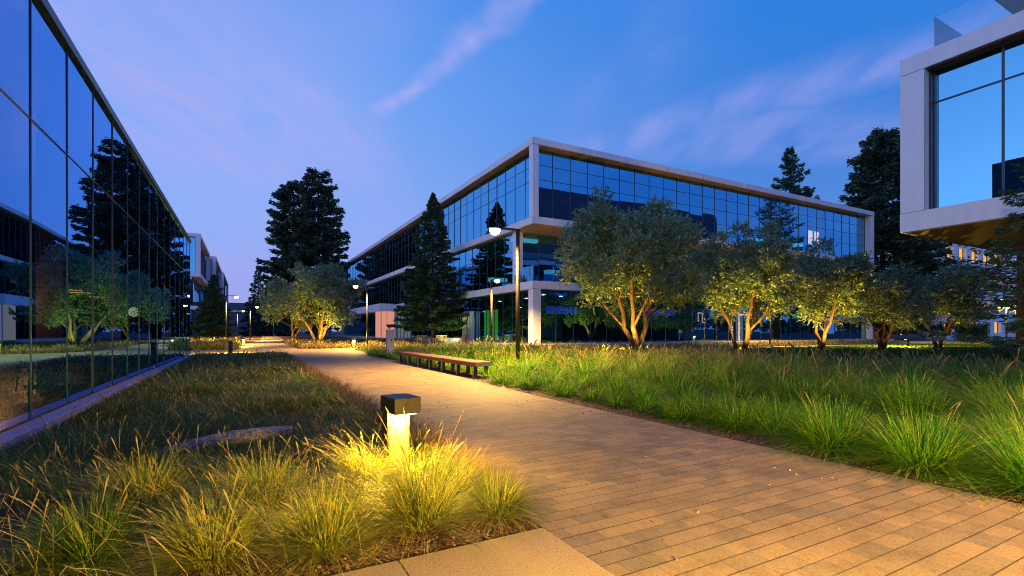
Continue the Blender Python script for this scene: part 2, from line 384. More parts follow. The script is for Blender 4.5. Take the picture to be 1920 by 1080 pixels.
    ad2 = nt.nodes.new('ShaderNodeMix'); ad2.data_type = 'RGBA'; ad2.blend_type = 'ADD'
    nt.links.new(glow, ad2.inputs[0]); nt.links.new(ad.outputs[2], ad2.inputs[6]); ad2.inputs[7].default_value = (.75, .82, 1.05, 1)
    ad = ad2
    low = mix(sstep(z, -.12, 0.0), (.02, .02, .03), ad.outputs[2])
    nt.links.new(low, bg.inputs[0]); bg.inputs[1].default_value = 1.0
    nt.links.new(bg.outputs[0], out.inputs[0])
build_world()
sun = bpy.data.objects.new('sun', bpy.data.lights.new('sun', 'SUN')); col.objects.link(sun)
sun.data.energy = .04; sun.data.angle = R(30); sun.data.color = (1, .84, .95)
sd = Vector((.72, .62, -.30)).normalized(); sun.rotation_euler = sd.to_track_quat('-Z', 'Y').to_euler()

# ------------------------------------------------------------------ ground, path
def sheet(name, pts, z, mat, holes=None):
    me = bpy.data.meshes.new(name); me.from_pydata([(a, b, z) for a, b in pts], [], [tuple(range(len(pts)))])
    me.materials.append(mat); me.update()
    o = bpy.data.objects.new(name, me); col.objects.link(o); o['kind'] = 'structure'; return o
g = sheet('ground', [(-900, -900), (900, -900), (900, 900), (-900, 900)], 0, M['mulch'])
PATH = [(4.9, -9), (4.9, 8), (5.12, 12), (5.45, 19), (5.6, 23), (6.4, 34.9), (16.1, 34.9), (16.1, 36.4), (6, 36.4), (3.2, 36.4),
        (3.2, 50), (4.5, 72), (6, 105), (6.5, 140), (2.8, 140), (3, 110), (1.7, 72), (-.2, 50), (-.3, 38.2), (-2, 36.6), (-14, 36.6), (-14, 30.2),
        (-2, 30.2), (.9, 30.4), (1.65, 28.5), (1.65, -9)]
sheet('path', PATH[::1], .004, M['paver'])
sheet('pavement', [(-2.2, -9), (1.65, -9), (1.65, 2.63), (-2.2, 2.63)], .0045, M['slab'])
sheet('walkway', [(17, 22.2), (62, 22.2), (62, 24.0), (17, 24.0)], .006, M['concrete'])
sheet('courtyard_paving', [(55, 24.5), (110, 24.5), (110, 31.3), (55, 31.3)], .008, M['concrete'])

# ------------------------------------------------------------------ curtain walls
def glaze(parent, off, plane, c0, a0, a1, z0, z1, step, mat, transoms, individual=999, name='glass_panel', nrm=-1, mw=.032, md=.03, tilt=.0038):
    """vertical glazing in plane x=c0 ('x') or y=c0 ('y'), running a0..a1 along the other axis"""
    n = max(1, round((a1 - a0) / step)); w = (a1 - a0) / n
    rest = MB()
    def q(a, c, z): return (c, a, z) if plane == 'x' else (a, c, z)
    for i in range(n):
        l, r = a0 + i * w, a0 + (i + 1) * w
        t1, t2 = random.uniform(-tilt, tilt) * w, random.uniform(-tilt, tilt) * (z1 - z0) * .5
        vs = [q(l, c0 - t1 - t2, z0), q(r, c0 + t1 - t2, z0), q(r, c0 + t1 + t2, z1), q(l, c0 - t1 + t2, z1)]
        f = (0, 1, 2, 3) if (plane == 'y') == (nrm < 0) else (3, 2, 1, 0)
        if i < individual: MB().add(vs, [f]).build(name, mat, parent, off)
        else: rest.add(vs, [f])
    if rest.v:
        o = rest.build('glazing', mat, parent, off); o['kind'] = 'stuff'
    fr = MB()
    e = .012
    lo, hi = (c0 - md, c0 + .02) if nrm < 0 else (c0 - .02, c0 + md)
    for i in range(n + 1):
        a = a0 + i * w
        if plane == 'x': fr.box(lo, hi, a - mw/2, a + mw/2, z0, z1)
        else: fr.box(a - mw/2, a + mw/2, lo, hi, z0, z1)
    for z in transoms:
        for i in range(n):
            l, r = a0 + i * w + mw/2 + .001, a0 + (i + 1) * w - mw/2 - .001
            if plane == 'x': fr.box(lo + .015, hi, l, r, z - mw/2, z + mw/2)
            else: fr.box(l, r, lo + .015, hi, z - mw/2, z + mw/2)
    return fr.build('mullion_frame', M['mull'], parent, off)

# ------------------------------------------------------------------ left glass pavilion
LX, LY0, LY1 = -2.45, -9.28, 29.4
off = (LX, 0, 0)
lb = empty('glass_pavilion', off, 'long low pavilion with a mirror-like blue glass wall along the dark grass bed', 'building')
glaze(lb, off, 'x', LX, LY0, LY1, .10, 5.66, 1.4877, M['glassL'], [4.0], nrm=1, mw=.016, md=.012, tilt=.0016)
MB().box(-17, LX + .06, LY0, LY1 + .02, 5.66, 5.80).box(-17, LX - .12, LY0, LY1, 5.802, 5.9).build('roof', M['mull'], lb, off)
MB().box(-17, LX - .02, LY0, LY1, 5.42, 5.6).build('ceiling', M['darkmet'], lb, off)
MB().box(-17, LX - .03, LY0, LY1, .01, .09).build('floor_slab', M['intfloor'], lb, off)
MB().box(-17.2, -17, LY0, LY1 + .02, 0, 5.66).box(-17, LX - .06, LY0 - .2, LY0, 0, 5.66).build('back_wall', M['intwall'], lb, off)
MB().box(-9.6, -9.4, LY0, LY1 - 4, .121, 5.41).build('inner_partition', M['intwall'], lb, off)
MB().box(-17, LX - .04, LY1 - .08, LY1 + .018, .17, 5.655).build('end_wall', M['glassL'], lb, off)
for yy in (2.6, 8.55, 14.5, 20.45, 26.4):
    MB().box(-4.0, -3.55, yy - .2, yy + .2, .121, 5.41).build('column', M['darkmet'], lb, off)
kb = MB(); kb.box(LX + .035, -2.19, LY0, 26.6, 0, .10, .008); kb.build('base_kerb', M['kerb'], lb, off)
MB().box(-16.9, -9, -2, 15, 5.902, 13.6).build('upper_storey', M['intwall'], lb, off)
# furniture behind the glass
def cafe_chair():
    r = empty('cafe_chair', (0, 0, 0), '', 'chair')
    MB().box(-.21, .21, -.21, .21, .43, .47, .01).build('seat', M['darkmet'], r)
    bk = MB()
    for k in range(5): bk.box(-.19 + k * .09, -.165 + k * .09, .19, .215, .47, .88)
    bk.box(-.21, .21, .186, .22, .88, .93).build('backrest', M['darkmet'], r)
    for sx in (-1, 1):
        for sy in (-1, 1):
            MB().tube([(sx * .18, sy * .18, .43), (sx * .21, sy * .21, 0)], .014, 6).build('leg', M['darkmet'], r)
    return r
cc = cafe_chair()
chl = [('dark slat-backed cafe chair behind the glass, nearest of the three', -3.5, 12.6, 1.3), ('dark slat-backed cafe chair behind the glass, middle of the three', -3.3, 14.1, -1.2),
       ('dark slat-backed cafe chair behind the glass, farthest of the three', -3.4, 16.3, 1.7)]
for i, (lb_, x, y, a) in enumerate(chl):
    o = cc if i == 0 else copy_tree(cc)
    o.location = (x, y, .12); o.rotation_euler.z = a; tag(o, lb_, 'chair', 'cafe chairs inside the pavilion')
def cafe_table():
    r = empty('cafe_table', (0, 0, 0), '', 'table')
    MB().tube([(0, 0, .72), (0, 0, .75)], .42, 20).build('tabletop', M['teak'], r)
    MB().tube([(0, 0, .03), (0, 0, .72)], .035, 8).build('stem', M['darkmet'], r)
    MB().tube([(0, 0, 0), (0, 0, .03)], .25, 16).build('base', M['darkmet'], r)
    return r
ct = cafe_table()
for i, (l, x, y) in enumerate([('round cafe table inside the pavilion between the two nearest chairs', -3.7, 13.4), ('round cafe table inside the pavilion beside the farthest chair', -3.8, 17.2)]):
    o = ct if i == 0 else copy_tree(ct); o.location = (x, y, .12); tag(o, l, 'table', 'cafe tables inside the pavilion')
pl = None
names = ['nearest', 'second nearest', 'second farthest', 'farthest']
for i, y in enumerate((17.4, 18.6, 20.6, 22.6)):
    l = names[i] + ' of the four lit bar lamps hanging inside the glass pavilion'
    if pl is None:
        pl = empty('pendant_lamp', (-4.2, y, 2.36), l, 'lamp', 'pendant lamps inside the pavilion'); o = pl
        MB().box(-.3, .3, -.03, .03, .0, .05).build('lamp_shade', M['darkmet'], pl)
        MB().box(-.28, .28, -.022, .022, -.012, -.001).build('diffuser', emit('pendant_glow', (1, .5, .16), 9), pl)
        MB().tube([(0, 0, .05), (0, 0, 3.05)], .006, 5).build('cord', M['darkmet'], pl)
    else:
        o = copy_tree(pl); o.location = (-4.2, y, 2.36); tag(o, l, 'lamp')
def point(name, loc, c, e, r=.05, parent=None):
    L = bpy.data.lights.new(name, 'POINT'); L.energy = e; L.color = c; L.shadow_soft_size = r
    o = bpy.data.objects.new(name, L); col.objects.link(o); o.location = loc
    if parent: o.parent = parent
    return o
def spot(name, loc, to, c, e, ang, r=.06, blend=.6):
    L = bpy.data.lights.new(name, 'SPOT'); L.energy = e; L.color = c; L.spot_size = R(ang); L.spot_blend = blend; L.shadow_soft_size = r
    o = bpy.data.objects.new(name, L); col.objects.link(o); o.location = loc
    o.rotation_euler = (Vector(to) - Vector(loc)).to_track_quat('-Z', 'Y').to_euler(); return o
point('pavilion_fill', (-4.7, 13.6, 1.9), (1, .5, .18), 420, .3)  # added fill lights that brighten the chairs and interior, no fixtures
point('pavilion_fill', (-6, 21, 2.4), (1, .5, .18), 220, .3)

# ------------------------------------------------------------------ main office building
X0, Y0, X1, Y1, XI, YI = 17.0, 28.3, 60.75, 103.0, 36.0, 46.0
Z2a, Z2b, Z3a, Z3b, ZRa, ZR = 4.09, 4.63, 8.50, 8.98, 13.88, 14.32
off = (X0, Y0, 0)
mbld = empty('office_building', off, 'large L-shaped three storey white framed glass office building at the centre', 'building')
def L_slab(mb, x0, y0, x1, y1, xi, yi, za, zb):
    pts = [(x0, y0), (x1, y0), (x1, yi), (xi, yi), (xi, y1), (x0, y1)]
    n = 6
    mb.add([(a, b, za) for a, b in pts] + [(a, b, zb) for a, b in pts],
           [(n-1-i for i in range(n)), (n+i for i in range(n))] + [(i, (i+1) % n, n + (i+1) % n, n + i) for i in range(n)])
    return mb
L_slab(MB(), X0, Y0, X1, Y1, XI, YI, ZRa, ZR).build('roof', M['fascia'], mbld, off)
L_slab(MB(), X0, Y0, X1, Y1, XI, YI, Z3a, Z3b).build('upper_floor_slab', M['fascia'], mbld, off)
L_slab(MB(), X0, Y0, X1, Y1, XI, YI, Z2a, Z2b).build('terrace_slab', M['fascia'], mbld, off)
L_slab(MB(), 15.9, 26.9, X1 + 1, Y1 + 1, XI, YI, 0, .35).build('plinth', M['stone'], mbld, off)
L_slab(MB(), X0 + .06, Y0 + .06, X1 - .06, Y1 - .06, XI, YI, ZRa - .03, ZRa - .003).build('roof_soffit', M['soffit'], mbld, off)
L_slab(MB(), X0 + .06, Y0 + .06, X1 - .06, Y1 - .06, XI, YI, Z3a - .03, Z3a - .003).build('overhang_soffit', M['soffit'], mbld, off)
L_slab(MB(), X0 + .06, Y0 + .06, X1 - .06, Y1 - .06, XI, YI, Z2a - .03, Z2a - .003).build('ground_soffit', M['ceiling'], mbld, off)
for (xa, xb, ya, yb, za, zb) in ((X0 + .01, X0 + .46, Y0 + .01, Y0 + .52, Z3b, ZRa - .032), (X1 - .52, X1 - .01, Y0 + .01, Y0 + .9, Z3b, ZRa - .032), (X0 + .01, X0 + .46, Y1 - .52, Y1 - .01, Z3b, ZRa - .032),
                         (X0 + .3, X0 + .85, 31.15, 31.7, Z2b, Z3a - .032), (X0 + .02, X0 + .64, Y0 + .02, Y0 + .64, .35, Z2a - .032), (X0 + .02, X0 + .6, Y1 - .7, Y1 - .1, .35, Z2a - .032),
                         (X1 - .75, X1 - .1, Y0 + .1, Y0 + .75, .35, Z2a - .032)):
    MB().box(xa, xb, ya, yb, za, zb).build('column', M['panel'], mbld, off)
zg3 = ZRa - .032
glaze(mbld, off, 'y', Y0 + .70, X0 + .5, X1 - .53, Z3b, zg3, 1.535, M['glassM'], [10.55, 11.75, 12.75], nrm=-1)
glaze(mbld, off, 'x', X0 + .60, Y0 + .55, Y1 - .53, Z3b, zg3, 1.5, M['glassM'], [11.75, 12.75], individual=30, nrm=-1)
glaze(mbld, off, 'x', X0 + .42, 31.72, Y1 - .72, Z2b, Z3a - .032, 1.5, M['glassM'], [7.1], individual=20, nrm=-1)
glaze(mbld, off, 'y', 31.42, X0 + .87, X1 - .6, Z2b, Z3a - .032, 1.535, M['glassM'], [7.1], individual=10, nrm=-1)
glaze(mbld, off, 'x', X0 + .42, Y0 + .66, Y1 - .72, .35, Z2a - .032, 1.5, M['glassM'], [], individual=12, nrm=-1)
glaze(mbld, off, 'y', Y0 + .50, X0 + .66, X1 - .77, .35, Z2a - .032, 1.535, M['glassM'], [], individual=14, nrm=-1)
# interior core, floors are the slabs
cw = MB()
for za, zb in ((.36, Z2a - .04), (Z2b + .005, Z3a - .04), (Z3b + .005, zg3)):
    cw.box(X0 + 7, X1 - 7, Y0 + 8, Y0 + 8.2, za, zb); cw.box(X0 + 7, X0 + 7.2, Y0 + 8.21, Y1 - 7, za, zb)
cw.build('core_wall', M['intwall'], mbld, off)
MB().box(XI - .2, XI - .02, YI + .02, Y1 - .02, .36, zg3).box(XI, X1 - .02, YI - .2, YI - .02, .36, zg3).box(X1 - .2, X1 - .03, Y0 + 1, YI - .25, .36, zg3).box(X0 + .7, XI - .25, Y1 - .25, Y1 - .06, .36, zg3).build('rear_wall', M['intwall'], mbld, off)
# glass balustrade on the terrace
ba = MB().box(X0 + .10, X0 + .115, Y0 + .12, 31.1, Z2b + .02, Z2b + 1.05)
n = 26
for k in range(n):
    a = X0 + .12 + k * 1.6; ba.box(a, a + 1.58, Y0 + .10, Y0 + .115, Z2b + .02, Z2b + 1.05)
bal = ba.build('balustrade', M['glassR'], mbld, off)
MB().box(X0 + .08, X0 + .135, Y0 + .14, 31.1, Z2b + 1.052, Z2b + 1.09).box(X0 + .08, X1 - .1, Y0 + .08, Y0 + .135, Z2b + 1.052, Z2b + 1.09).build('handrail', M['silver'], bal)
# entrance canopy block on the path side
MB().box(15.15, X0 - .004, 63.6, 95, Z2a - .3, Z2b + .12).build('entrance_canopy', M['panel'], mbld, off)
MB().box(15.45, X0 + .38, 64.0, 67.0, .352, Z2a - .33).build('vestibule_wall_glow', M['pink_em'], mbld, off)  # pink lamplight on the white end wall, put in as emission
MB().box(15.42, 15.52, 63.93, 63.99, .352, Z2a - .302).box(16.2, 16.26, 63.93, 63.99, .352, Z2a - .302).box(X0 + .2, X0 + .38, 63.93, 63.99, .352, Z2a - .302).build('vestibule_frame', M['panel'], mbld, off)
# side door with a projecting white frame
d = MB().box(X0 - .05, X0 + .33, 38.7, 38.82, .352, 2.75).box(X0 - .05, X0 + .33, 40.3, 40.42, .352, 2.75).box(X0 - .05, X0 + .33, 38.7, 40.42, 2.752, 2.92).box(X0 + .1, X0 + .2, 39.5, 39.58, .352, 2.75)
dr = d.build('door_frame', M['panel'], mbld, off)
MB().box(X0 + .14, X0 + .16, 38.83, 39.49, .36, 2.74).box(X0 + .14, X0 + .16, 39.59, 40.29, .36, 2.74).build('door', M['glassM'], dr)
dr.children[0].location = (0, 0, 0)
dd = MB().box(38.2, 38.3, Y0 + .1, Y0 + .39, .352, 2.6).box(39.5, 39.6, Y0 + .1, Y0 + .39, .352, 2.6).box(38.2, 39.6, Y0 + .1, Y0 + .39, 2.602, 2.75).build('door_frame', M['panel'], mbld, off)
# lit things inside, plus glows standing in for reflections in the glass
MB().box(X0 + 2.2, X0 + 2.3, 38.0, 39.3, .4, 3.1).box(X0 + 2.2, X0 + 2.3, 39.7, 40.6, .4, 3.1).build('green_lit_wall', M['green_em'], mbld, off)
lg = [(X0 + 3.0, Y0 + 3.4, Z2a - .09), (X0 + 5, Y0 + 4, Z2a - .09), (X0 + 4, 41, Z2a - .09), (X0 + 4, 36, Z2a - .09), (27, Y0 + 4, Z2a - .09), (33, Y0 + 5, Z2a - .09), (X0 + 3, 35.5, 3.2)]
for (x, y, z) in lg: MB().box(x - .12, x + .12, y - .12, y + .12, z - .03, z).build('ceiling_or_reflection_glow', M['cool_em'], mbld, off)
for (x, y, z, l) in [(X0 + 2.4, 33.5, Z3a - .2, 2.2), (X0 + 2.0, 37.5, Z3a - 3.0, 1.6), (22, 33.6, Z2b + 1.3, 1.2), (27, 33.6, Z2b + 1.2, .8), (47, Y0 + 4.5, Z3b + 1.6, 2.0), (50.5, Y0 + 4.5, Z3b + 1.7, 1.4), (54, Y0 + 4.5, Z3b + 1.7, 1.2)]:
    MB().box(x - l/2, x + l/2, y - .3, y + .3, z - .05, z + .25).build('ceiling_or_reflection_glow', M['teal_em'], mbld, off)  # top-floor teal boxes are added glow imitating reflections in the glass
for xa in (51.0, 52.15): MB().box(xa, xa + .75, Y0 + 1.5, Y0 + 1.56, 10.2, 11.6).build('reflection_panel', emit('warm_reflection_glow', (1, .62, .30), 9), mbld, off)  # warm reflections of the lit building opposite, put in as glowing panels
for (xa, xb) in ((21, 24), (31.0, 35.2), (40.5, 43), (44, 49)):
    MB().box(xa, xb, Y0 + 4.6, Y0 + 4.7, 2.6, 3.2).build('blue_lit_panel', M['blue_em'], mbld, off)
# white glass lettering: a large n and a small t by the door
a = MB(); yb = Y0 + .372
def stroke(x0, x1, z0, z1): a.box(x0, x1, yb, yb + .02, z0, z1)
sx, sz = 33.35, 2.0
stroke(sx, sx + .12, sz, sz + .78); stroke(sx + .122, sx + .5, sz + .68, sz + .80); stroke(sx + .502, sx + .62, sz - .1, sz + .72); stroke(sx + .622, sx + .9, sz - .12, sz); stroke(sx + .78, sx + .92, sz + .16, sz + .30)
sx, sz = 37.5, 1.3
stroke(sx, sx + .1, sz, sz + .42); stroke(sx + .102, sx + .3, sz + .22, sz + .30); stroke(sx + .102, sx + .3, sz, sz + .08)
a.build('lettering', M['white'], mbld, off)

# ------------------------------------------------------------------ right-hand building
RX, RY = 19.4, 8.27
off = (RX, RY, 4.55)
rb = empty('overhanging_building', (RX, RY, 0), 'white framed glass box storey overhanging the grass at the right edge', 'building')
off = (RX, RY, 0)
YB = -14.0
MB().box(RX, 62, YB, RY, 4.55, 5.17).build('floor_slab', M['panel'], rb, off)
MB().box(RX, 62, YB, RY, 9.80, 10.35).build('roof', M['panel'], rb, off)
MB().box(RX + .05, 61.9, YB, RY - .05, 4.52, 4.547).build('soffit', M['soffit'], rb, off)
MB().box(RX + .1, 61.9, YB, RY - .1, 9.77, 9.797).build('roof_soffit', M['ceiling'], rb, off)
MB().box(RX + .006, RY and RX + .5, RY - .68, RY - .006, 5.17, 9.797).build('column', M['panel'], rb, off)
sm = MB().box(RX - .003, RX + .01, RY - .683, RY - .678, 5.17, 9.8).box(RX - .003, RX + .01, RY - .68, RY + .003, 5.165, 5.177).box(RX - .003, RX + .01, RY - .68, RY + .003, 9.795, 9.807)
sm.build('panel_joint', M['seam'], rb, off)
glaze(rb, off, 'x', RX + .5, RY - .74 - 13 * 1.68, RY - .74, 5.17, 9.765, 1.68, M['glassM'], [8.74], nrm=-1, mw=.06)
MB().box(RX + .30, RX + .5, RY - .74, RY - .682, 5.17, 9.765).build('reveal', M['mull'], rb, off)
glaze(rb, off, 'y', RY - .5, RX + .56, 61.4, 5.17, 9.765, 1.7, M['glassM'], [8.74], individual=0, nrm=1, mw=.06)
MB().box(61.4, 61.95, YB, RY - .02, 5.17, 9.765).build('end_column', M['panel'], rb, off)
MB().box(RX + 6, 61, YB, RY - 6, 5.18, 9.76).build('core_wall', M['intwall'], rb, off)
MB().box(38, 60, YB, 1.5, 0, 4.515).build('ground_floor_core', M['intwall'], rb, off)
ra = MB().box(RX + .2, RX + .215, YB, RY - .87, 10.36, 11.42).box(RX + .22, 60, RY - .87, RY - .855, 10.36, 11.42).build('balustrade', M['glassR'], rb, off)
MB().box(RX + .18, RX + .235, YB, RY - .885, 11.422, 11.46).box(RX + .18, 60, RY - .885, RY - .83, 11.422, 11.46).box(RX + .2, RX + .225, RY - .875, RY - .85, 10.352, 11.42).build('handrail', M['silver'], ra)
MB().box(RX + .6, 62, YB, RY - .1, 14.75, 18.4).build('upper_roof', solid('dark_cladding', (.05, .05, .10), .5), rb, off)
MB().box(29, 61, YB, RY - 1.2, 10.352, 14.72).build('upper_storey', M['intwall'], rb, off)

# ------------------------------------------------------------------ other buildings
def frame_box_building(name, label, x0, x1, y0, y1, zt, zb=8.5):
    o = (x1, y0, 0)
    b = empty(name, o, label, 'building')
    MB().box(x0, x1, y0, y1, zt - .45, zt).build('roof', M['panel'], b, o)
    MB().box(x0, x1, y0, y1, zb, zb + .47).build('upper_floor_slab', M['panel'], b, o)
    MB().box(x0, x1 - .4, y0 + .3, y1 - .3, 4.1, 4.6).build('terrace_slab', M['panel'], b, o)
    MB().box(x1 - .55, x1 - .01, y0 + .01, y0 + .6, zb + .47, zt - .45).build('column', M['panel'], b, o)
    MB().box(x1 - .55, x1 - .01, y1 - .6, y1 - .01, zb + .47, zt - .45).build('column', M['panel'], b, o)
    MB().box(x0 + 1, x1 - 5, y0 + 2, y1 - 2, .1, zt - .5).build('core_wall', M['intwall'], b, o)
    glaze(b, o, 'x', x1 - .7, y0 + .6, y1 - .6, zb + .47, zt - .46, 1.6, M['glassM'], [], nrm=1, individual=8)
    glaze(b, o, 'y', y0 + .5, x0, x1 - .6, zb + .47, zt - .46, 1.6, M['glassM'], [], nrm=-1, individual=4)
    glaze(b, o, 'x', x1 - .9, y0 + .6, y1 - .6, .1, 4.1, 1.6, M['glassM'], [], nrm=1, individual=0)
    glaze(b, o, 'x', x1 - .9, y0 + .6, y1 - .6, 4.6, 8.5, 1.6, M['glassM'], [], nrm=1, individual=0)
    glaze(b, o, 'y', y0 + .7, x0, x1 - 1, .1, 4.1, 1.6, M['glassM'], [], nrm=-1, individual=0)
    glaze(b, o, 'y', y0 + .7, x0, x1 - 1, 4.6, 8.5, 1.6, M['glassM'], [], nrm=-1, individual=0)
    return b
frame_box_building('framed_office_block', 'tall white framed office block just past the end of the mirror-glass pavilion', -26, -5.3, 78, 98, 14.3)
frame_box_building('framed_office_block', 'middle of the three white framed office blocks receding behind the pavilion', -26, -4.5, 100.5, 124, 14.3)
frame_box_building('framed_office_block', 'farthest of the three white framed office blocks receding behind the pavilion', -26, -4.2, 127, 160, 14.3)
o = (-14, 222, 0)
fb = empty('far_building', o, 'low dark far building with a pale band closing off the path', 'building')
MB().box(-14, 16, 222, 240, 0, 9.6).build('wall', solid('far_wall', (.06, .07, .12), .7), fb, o)
MB().box(-15, 17, 221, 240, 9.62, 12.2).build('roof', solid('far_roof', (.05, .06, .14), .6), fb, o)
MB().box(-14.2, 16.2, 221.6, 221.99, 8.6, 9.5).build('fascia', M['panel'], fb, o)
# right background block with punched, lit windows
o = (84, 31.6, 0)
wb = empty('white_office_block', o, 'white block with rows of yellow lit square windows beyond the trees at right', 'building')
wl = MB()
rows = [(.9, 2.6), (3.9, 5.6), (7.6, 9.4), (11.55, 13.4)]
xs = [86.9 + 4.25 * k for k in range(11)]
edges = [83.0] + [e for x in xs for e in (x, x + 2.7)] + [136]
zs = [0] + [z for r_ in rows for z in r_] + [17.2]
for i in range(len(edges) - 1):
    for j in range(len(zs) - 1):
        if i % 2 == 1 and j % 2 == 1: continue
        wl.box(edges[i], edges[i+1], 31.6, 32.3, zs[j], zs[j+1])
wl.build('wall', M['panel'], wb, o)
MB().box(84.6, 85.7, 31.1, 31.595, 0, 17.2).build('pier', M['panel'], wb, o)
MB().box(83, 136, 32.31, 50, 16.9, 17.2).build('roof', M['panel'], wb, o)
dk = emit('dim_window', (1, .5, .16), .12)
for j, (za, zb) in enumerate(rows):
    for i, x in enumerate(xs):
        lit = j == 3 or (j == 1 and i in (0, 1, 2, 3, 6)) or (j == 0 and i in (0, 2, 4))
        wf = MB().box(x, x + .08, 32.0, 32.06, za, zb).box(x + 1.3, x + 1.38, 32.0, 32.06, za, zb).box(x + 2.62, x + 2.7, 32.0, 32.06, za, zb).build('window', M['mull'], wb, o)
        MB().box(x + .005, x + 2.695, 32.1, 32.14, za, zb).build('pane', M['warm_em'] if lit else dk, wf, o)
o = (63.5, 37, 0)
an = empty('low_annex', o, 'low pale annex wall glimpsed under the trees beside the office building', 'building')
MB().box(63.5, 82.9, 37, 44, 0, 4.2).build('wall', M['panel'], an, o)
MB().box(63.3, 82.95, 36.6, 44, 4.2, 4.6).build('roof', M['panel'], an, o)
MB().box(70, 72, 36.93, 36.995, 0, 2.6).build('door', M['warm_em'], an, o)

# ------------------------------------------------------------------ street lamps
WARM = (1, .55, .13)
def street_lamp():
    r = empty('street_lamp', (0, 0, 0), '', 'street lamp')
    MB().tube([(0, 0, 0), (0, 0, 4.36)], [.068, .06], 14).build('pole', M['darkmet'], r)
    MB().tube([(0, 0, 0), (0, 0, .03)], .13, 14).build('base_plate', M['darkmet'], r)
    MB().box(-.80, .08, -.045, .045, 4.36, 4.42, .008).build('arm', M['darkmet'], r)
    h = MB().box(-1.02, -.55, -.11, .11, 4.345, 4.358).build('lamp_head', M['darkmet'], r)
    vs, n = MB(), 14
    prof = [(.165, 4.34), (.165, 4.29), (.14, 4.22), (.085, 4.175), (.006, 4.155)]
    rings = []
    for rr, z in prof: rings.append([(-.8 + rr * math.cos(2*math.pi*k/n), rr * math.sin(2*math.pi*k/n), z) for k in range(n)])
    vs.add([q for g_ in rings for q in g_], [(i*n+(k+1) % n, i*n+k, (i+1)*n+k, (i+1)*n+(k+1) % n) for i in range(len(prof)-1) for k in range(n)], True)
    vs.build('lens', M['lamp_em'], h)
    s_ = spot('lamp_light', (-.8, 0, 4.10), (-.8, 0, 0), WARM, 8000, 148, .07, .65); s_.parent = r
    return r
sl = street_lamp()
lamps = [((7.47, 13.35), 0, 'tall dark lamp post in the grass behind the long timber bench, lamp lit', 1),
         ((13.5, 27.5), 90, 'lit lamp post standing in front of the green lit doorway of the office building', 1),
         ((7.48, 34.85), 0, 'lit lamp post between the round olive tree and the entrance canopy', 1),
         ((-1.53, 50.9), 180, 'lit lamp post beside the small fir and the dark bollard at left', 1),
         ((.53, 71.4), 180, 'lit lamp post right of the far fluorescent bollard, along the left of the path', 1.3),
         ((-1.1, 87), 180, 'distant lit lamp post between the small fir and the far building', 1.4),
         ((4.9, 107.7), 0, 'farthest lit lamp post, at the foot of the redwoods', .8),
         ((39, 26), 90, 'slim lamp post by the glass door behind the second olive of the right row', .35),
         ((65.4, 19), 0, 'lit lamp post under the dark cedar at the right edge', .8),
         ((7.47, -3.2), 0, 'lit lamp post standing behind the camera on the right bed', .95)]
for i, ((x, y), a, l, e) in enumerate(lamps):
    o = sl if i == 0 else copy_tree(sl)
    o.location = (x, y, 0); o.rotation_euler.z = R(a); tag(o, l, 'street lamp', 'lamp posts along the campus paths')
    if i:
        for ch in o.children:
            if ch.type == 'LIGHT': ch.data = ch.data.copy(); ch.data.energy *= e

# ------------------------------------------------------------------ bollards (built facing -y)
BCOL = (1, .60, .06)
def bollard():
    r = empty('bollard_light', (0, 0, 0), '', 'bollard')
    MB().box(-.105, .105, -.02, .085, 0, .555, .006).build('post', M['darkmet'], r)
    MB().box(-.118, .118, -.205, .098, .557, .69, .003).build('cap', M['darkmet'], r)
    MB().box(-.088, .088, -.026, -.0215, .06, .545).build('reflector_face', solid('reflector', (.11, .085, .045), .5), r)
    MB().box(-.15, .15, -.065, .13, 0, .012).build('base_plate', M['darkmet'], r)
    MB().box(-.085, .085, -.185, -.06, .546, .555).build('lens', M['boll_em'], r)
    point('bollard_glow', (0, -.12, .515), BCOL, 300, .03, r)
    return r
bo = bollard()
bl = [((1.16, 4.2), 8, 'dark square bollard light glowing yellow among the foreground grass tufts', 1),
      ((-.72, 31.4), 180, 'dark bollard seen from behind at the far end of the left grass bed', 4.5),
      ((-2.6, 57), -90, 'dark bollard with its cap in profile, left of the small fir lamp post', 1.2),
      ((6.9, 36.62), 0, 'glowing bollard light at the foot of the lamp post by the round olive', 1.6),
      ((-.12, 44.6), 0, 'glowing bollard light farther off on the left of the path', 1.6),
      ((44.8, 18.6), 180, 'dark bollard standing on the lit lawn under the right hand olives', 9.0),
      ((1.35, -.55), 178, 'bollard light beside the concrete slab behind the camera', 8.0)]
for i, ((x, y), a, l, e) in enumerate(bl):
    o = bo if i == 0 else copy_tree(bo)
    o.location = (x, y, 0); o.rotation_euler.z = R(a); tag(o, l, 'bollard', 'bollard lights along the paths')
    if i:
        for ch in o.children:
            if ch.type == 'LIGHT': ch.data = ch.data.copy(); ch.data.energy *= e

# ------------------------------------------------------------------ furniture
bn = empty('timber_bench', (5.30, 11.8, 0), 'long backless timber bench on many legs along the paving edge', 'bench')
tp = MB()
for k in range(4): tp.box(k * .118, k * .118 + .112, 0, 7.4, .36, .42, .004)
tp.build('seat', M['bench'], bn)
MB().box(.0, .47, -.004 - .04, -.004, .31, .42).build('end_board', M['teak'], bn)
MB().box(-.035, -.002, 0, 7.4, .30, .41).build('side_rail', M['bench'], bn)
for k in range(7):
    y = .12 + k * 1.19
    MB().box(.02, .12, y - .035, y + .035, 0, .358).build('leg', M['darkmet'], bn)
    MB().box(.34, .44, y - .035, y + .035, 0, .358).build('leg', M['darkmet'], bn)
    MB().box(-.001, .018, y - .045, y + .0, 0, .299).build('bracket', M['silver'], bn)
pi = empty('stone_pillar', (5.85, 22.5, 0), 'slim pale stone pillar with a small dark call button at the bed corner', 'pillar')
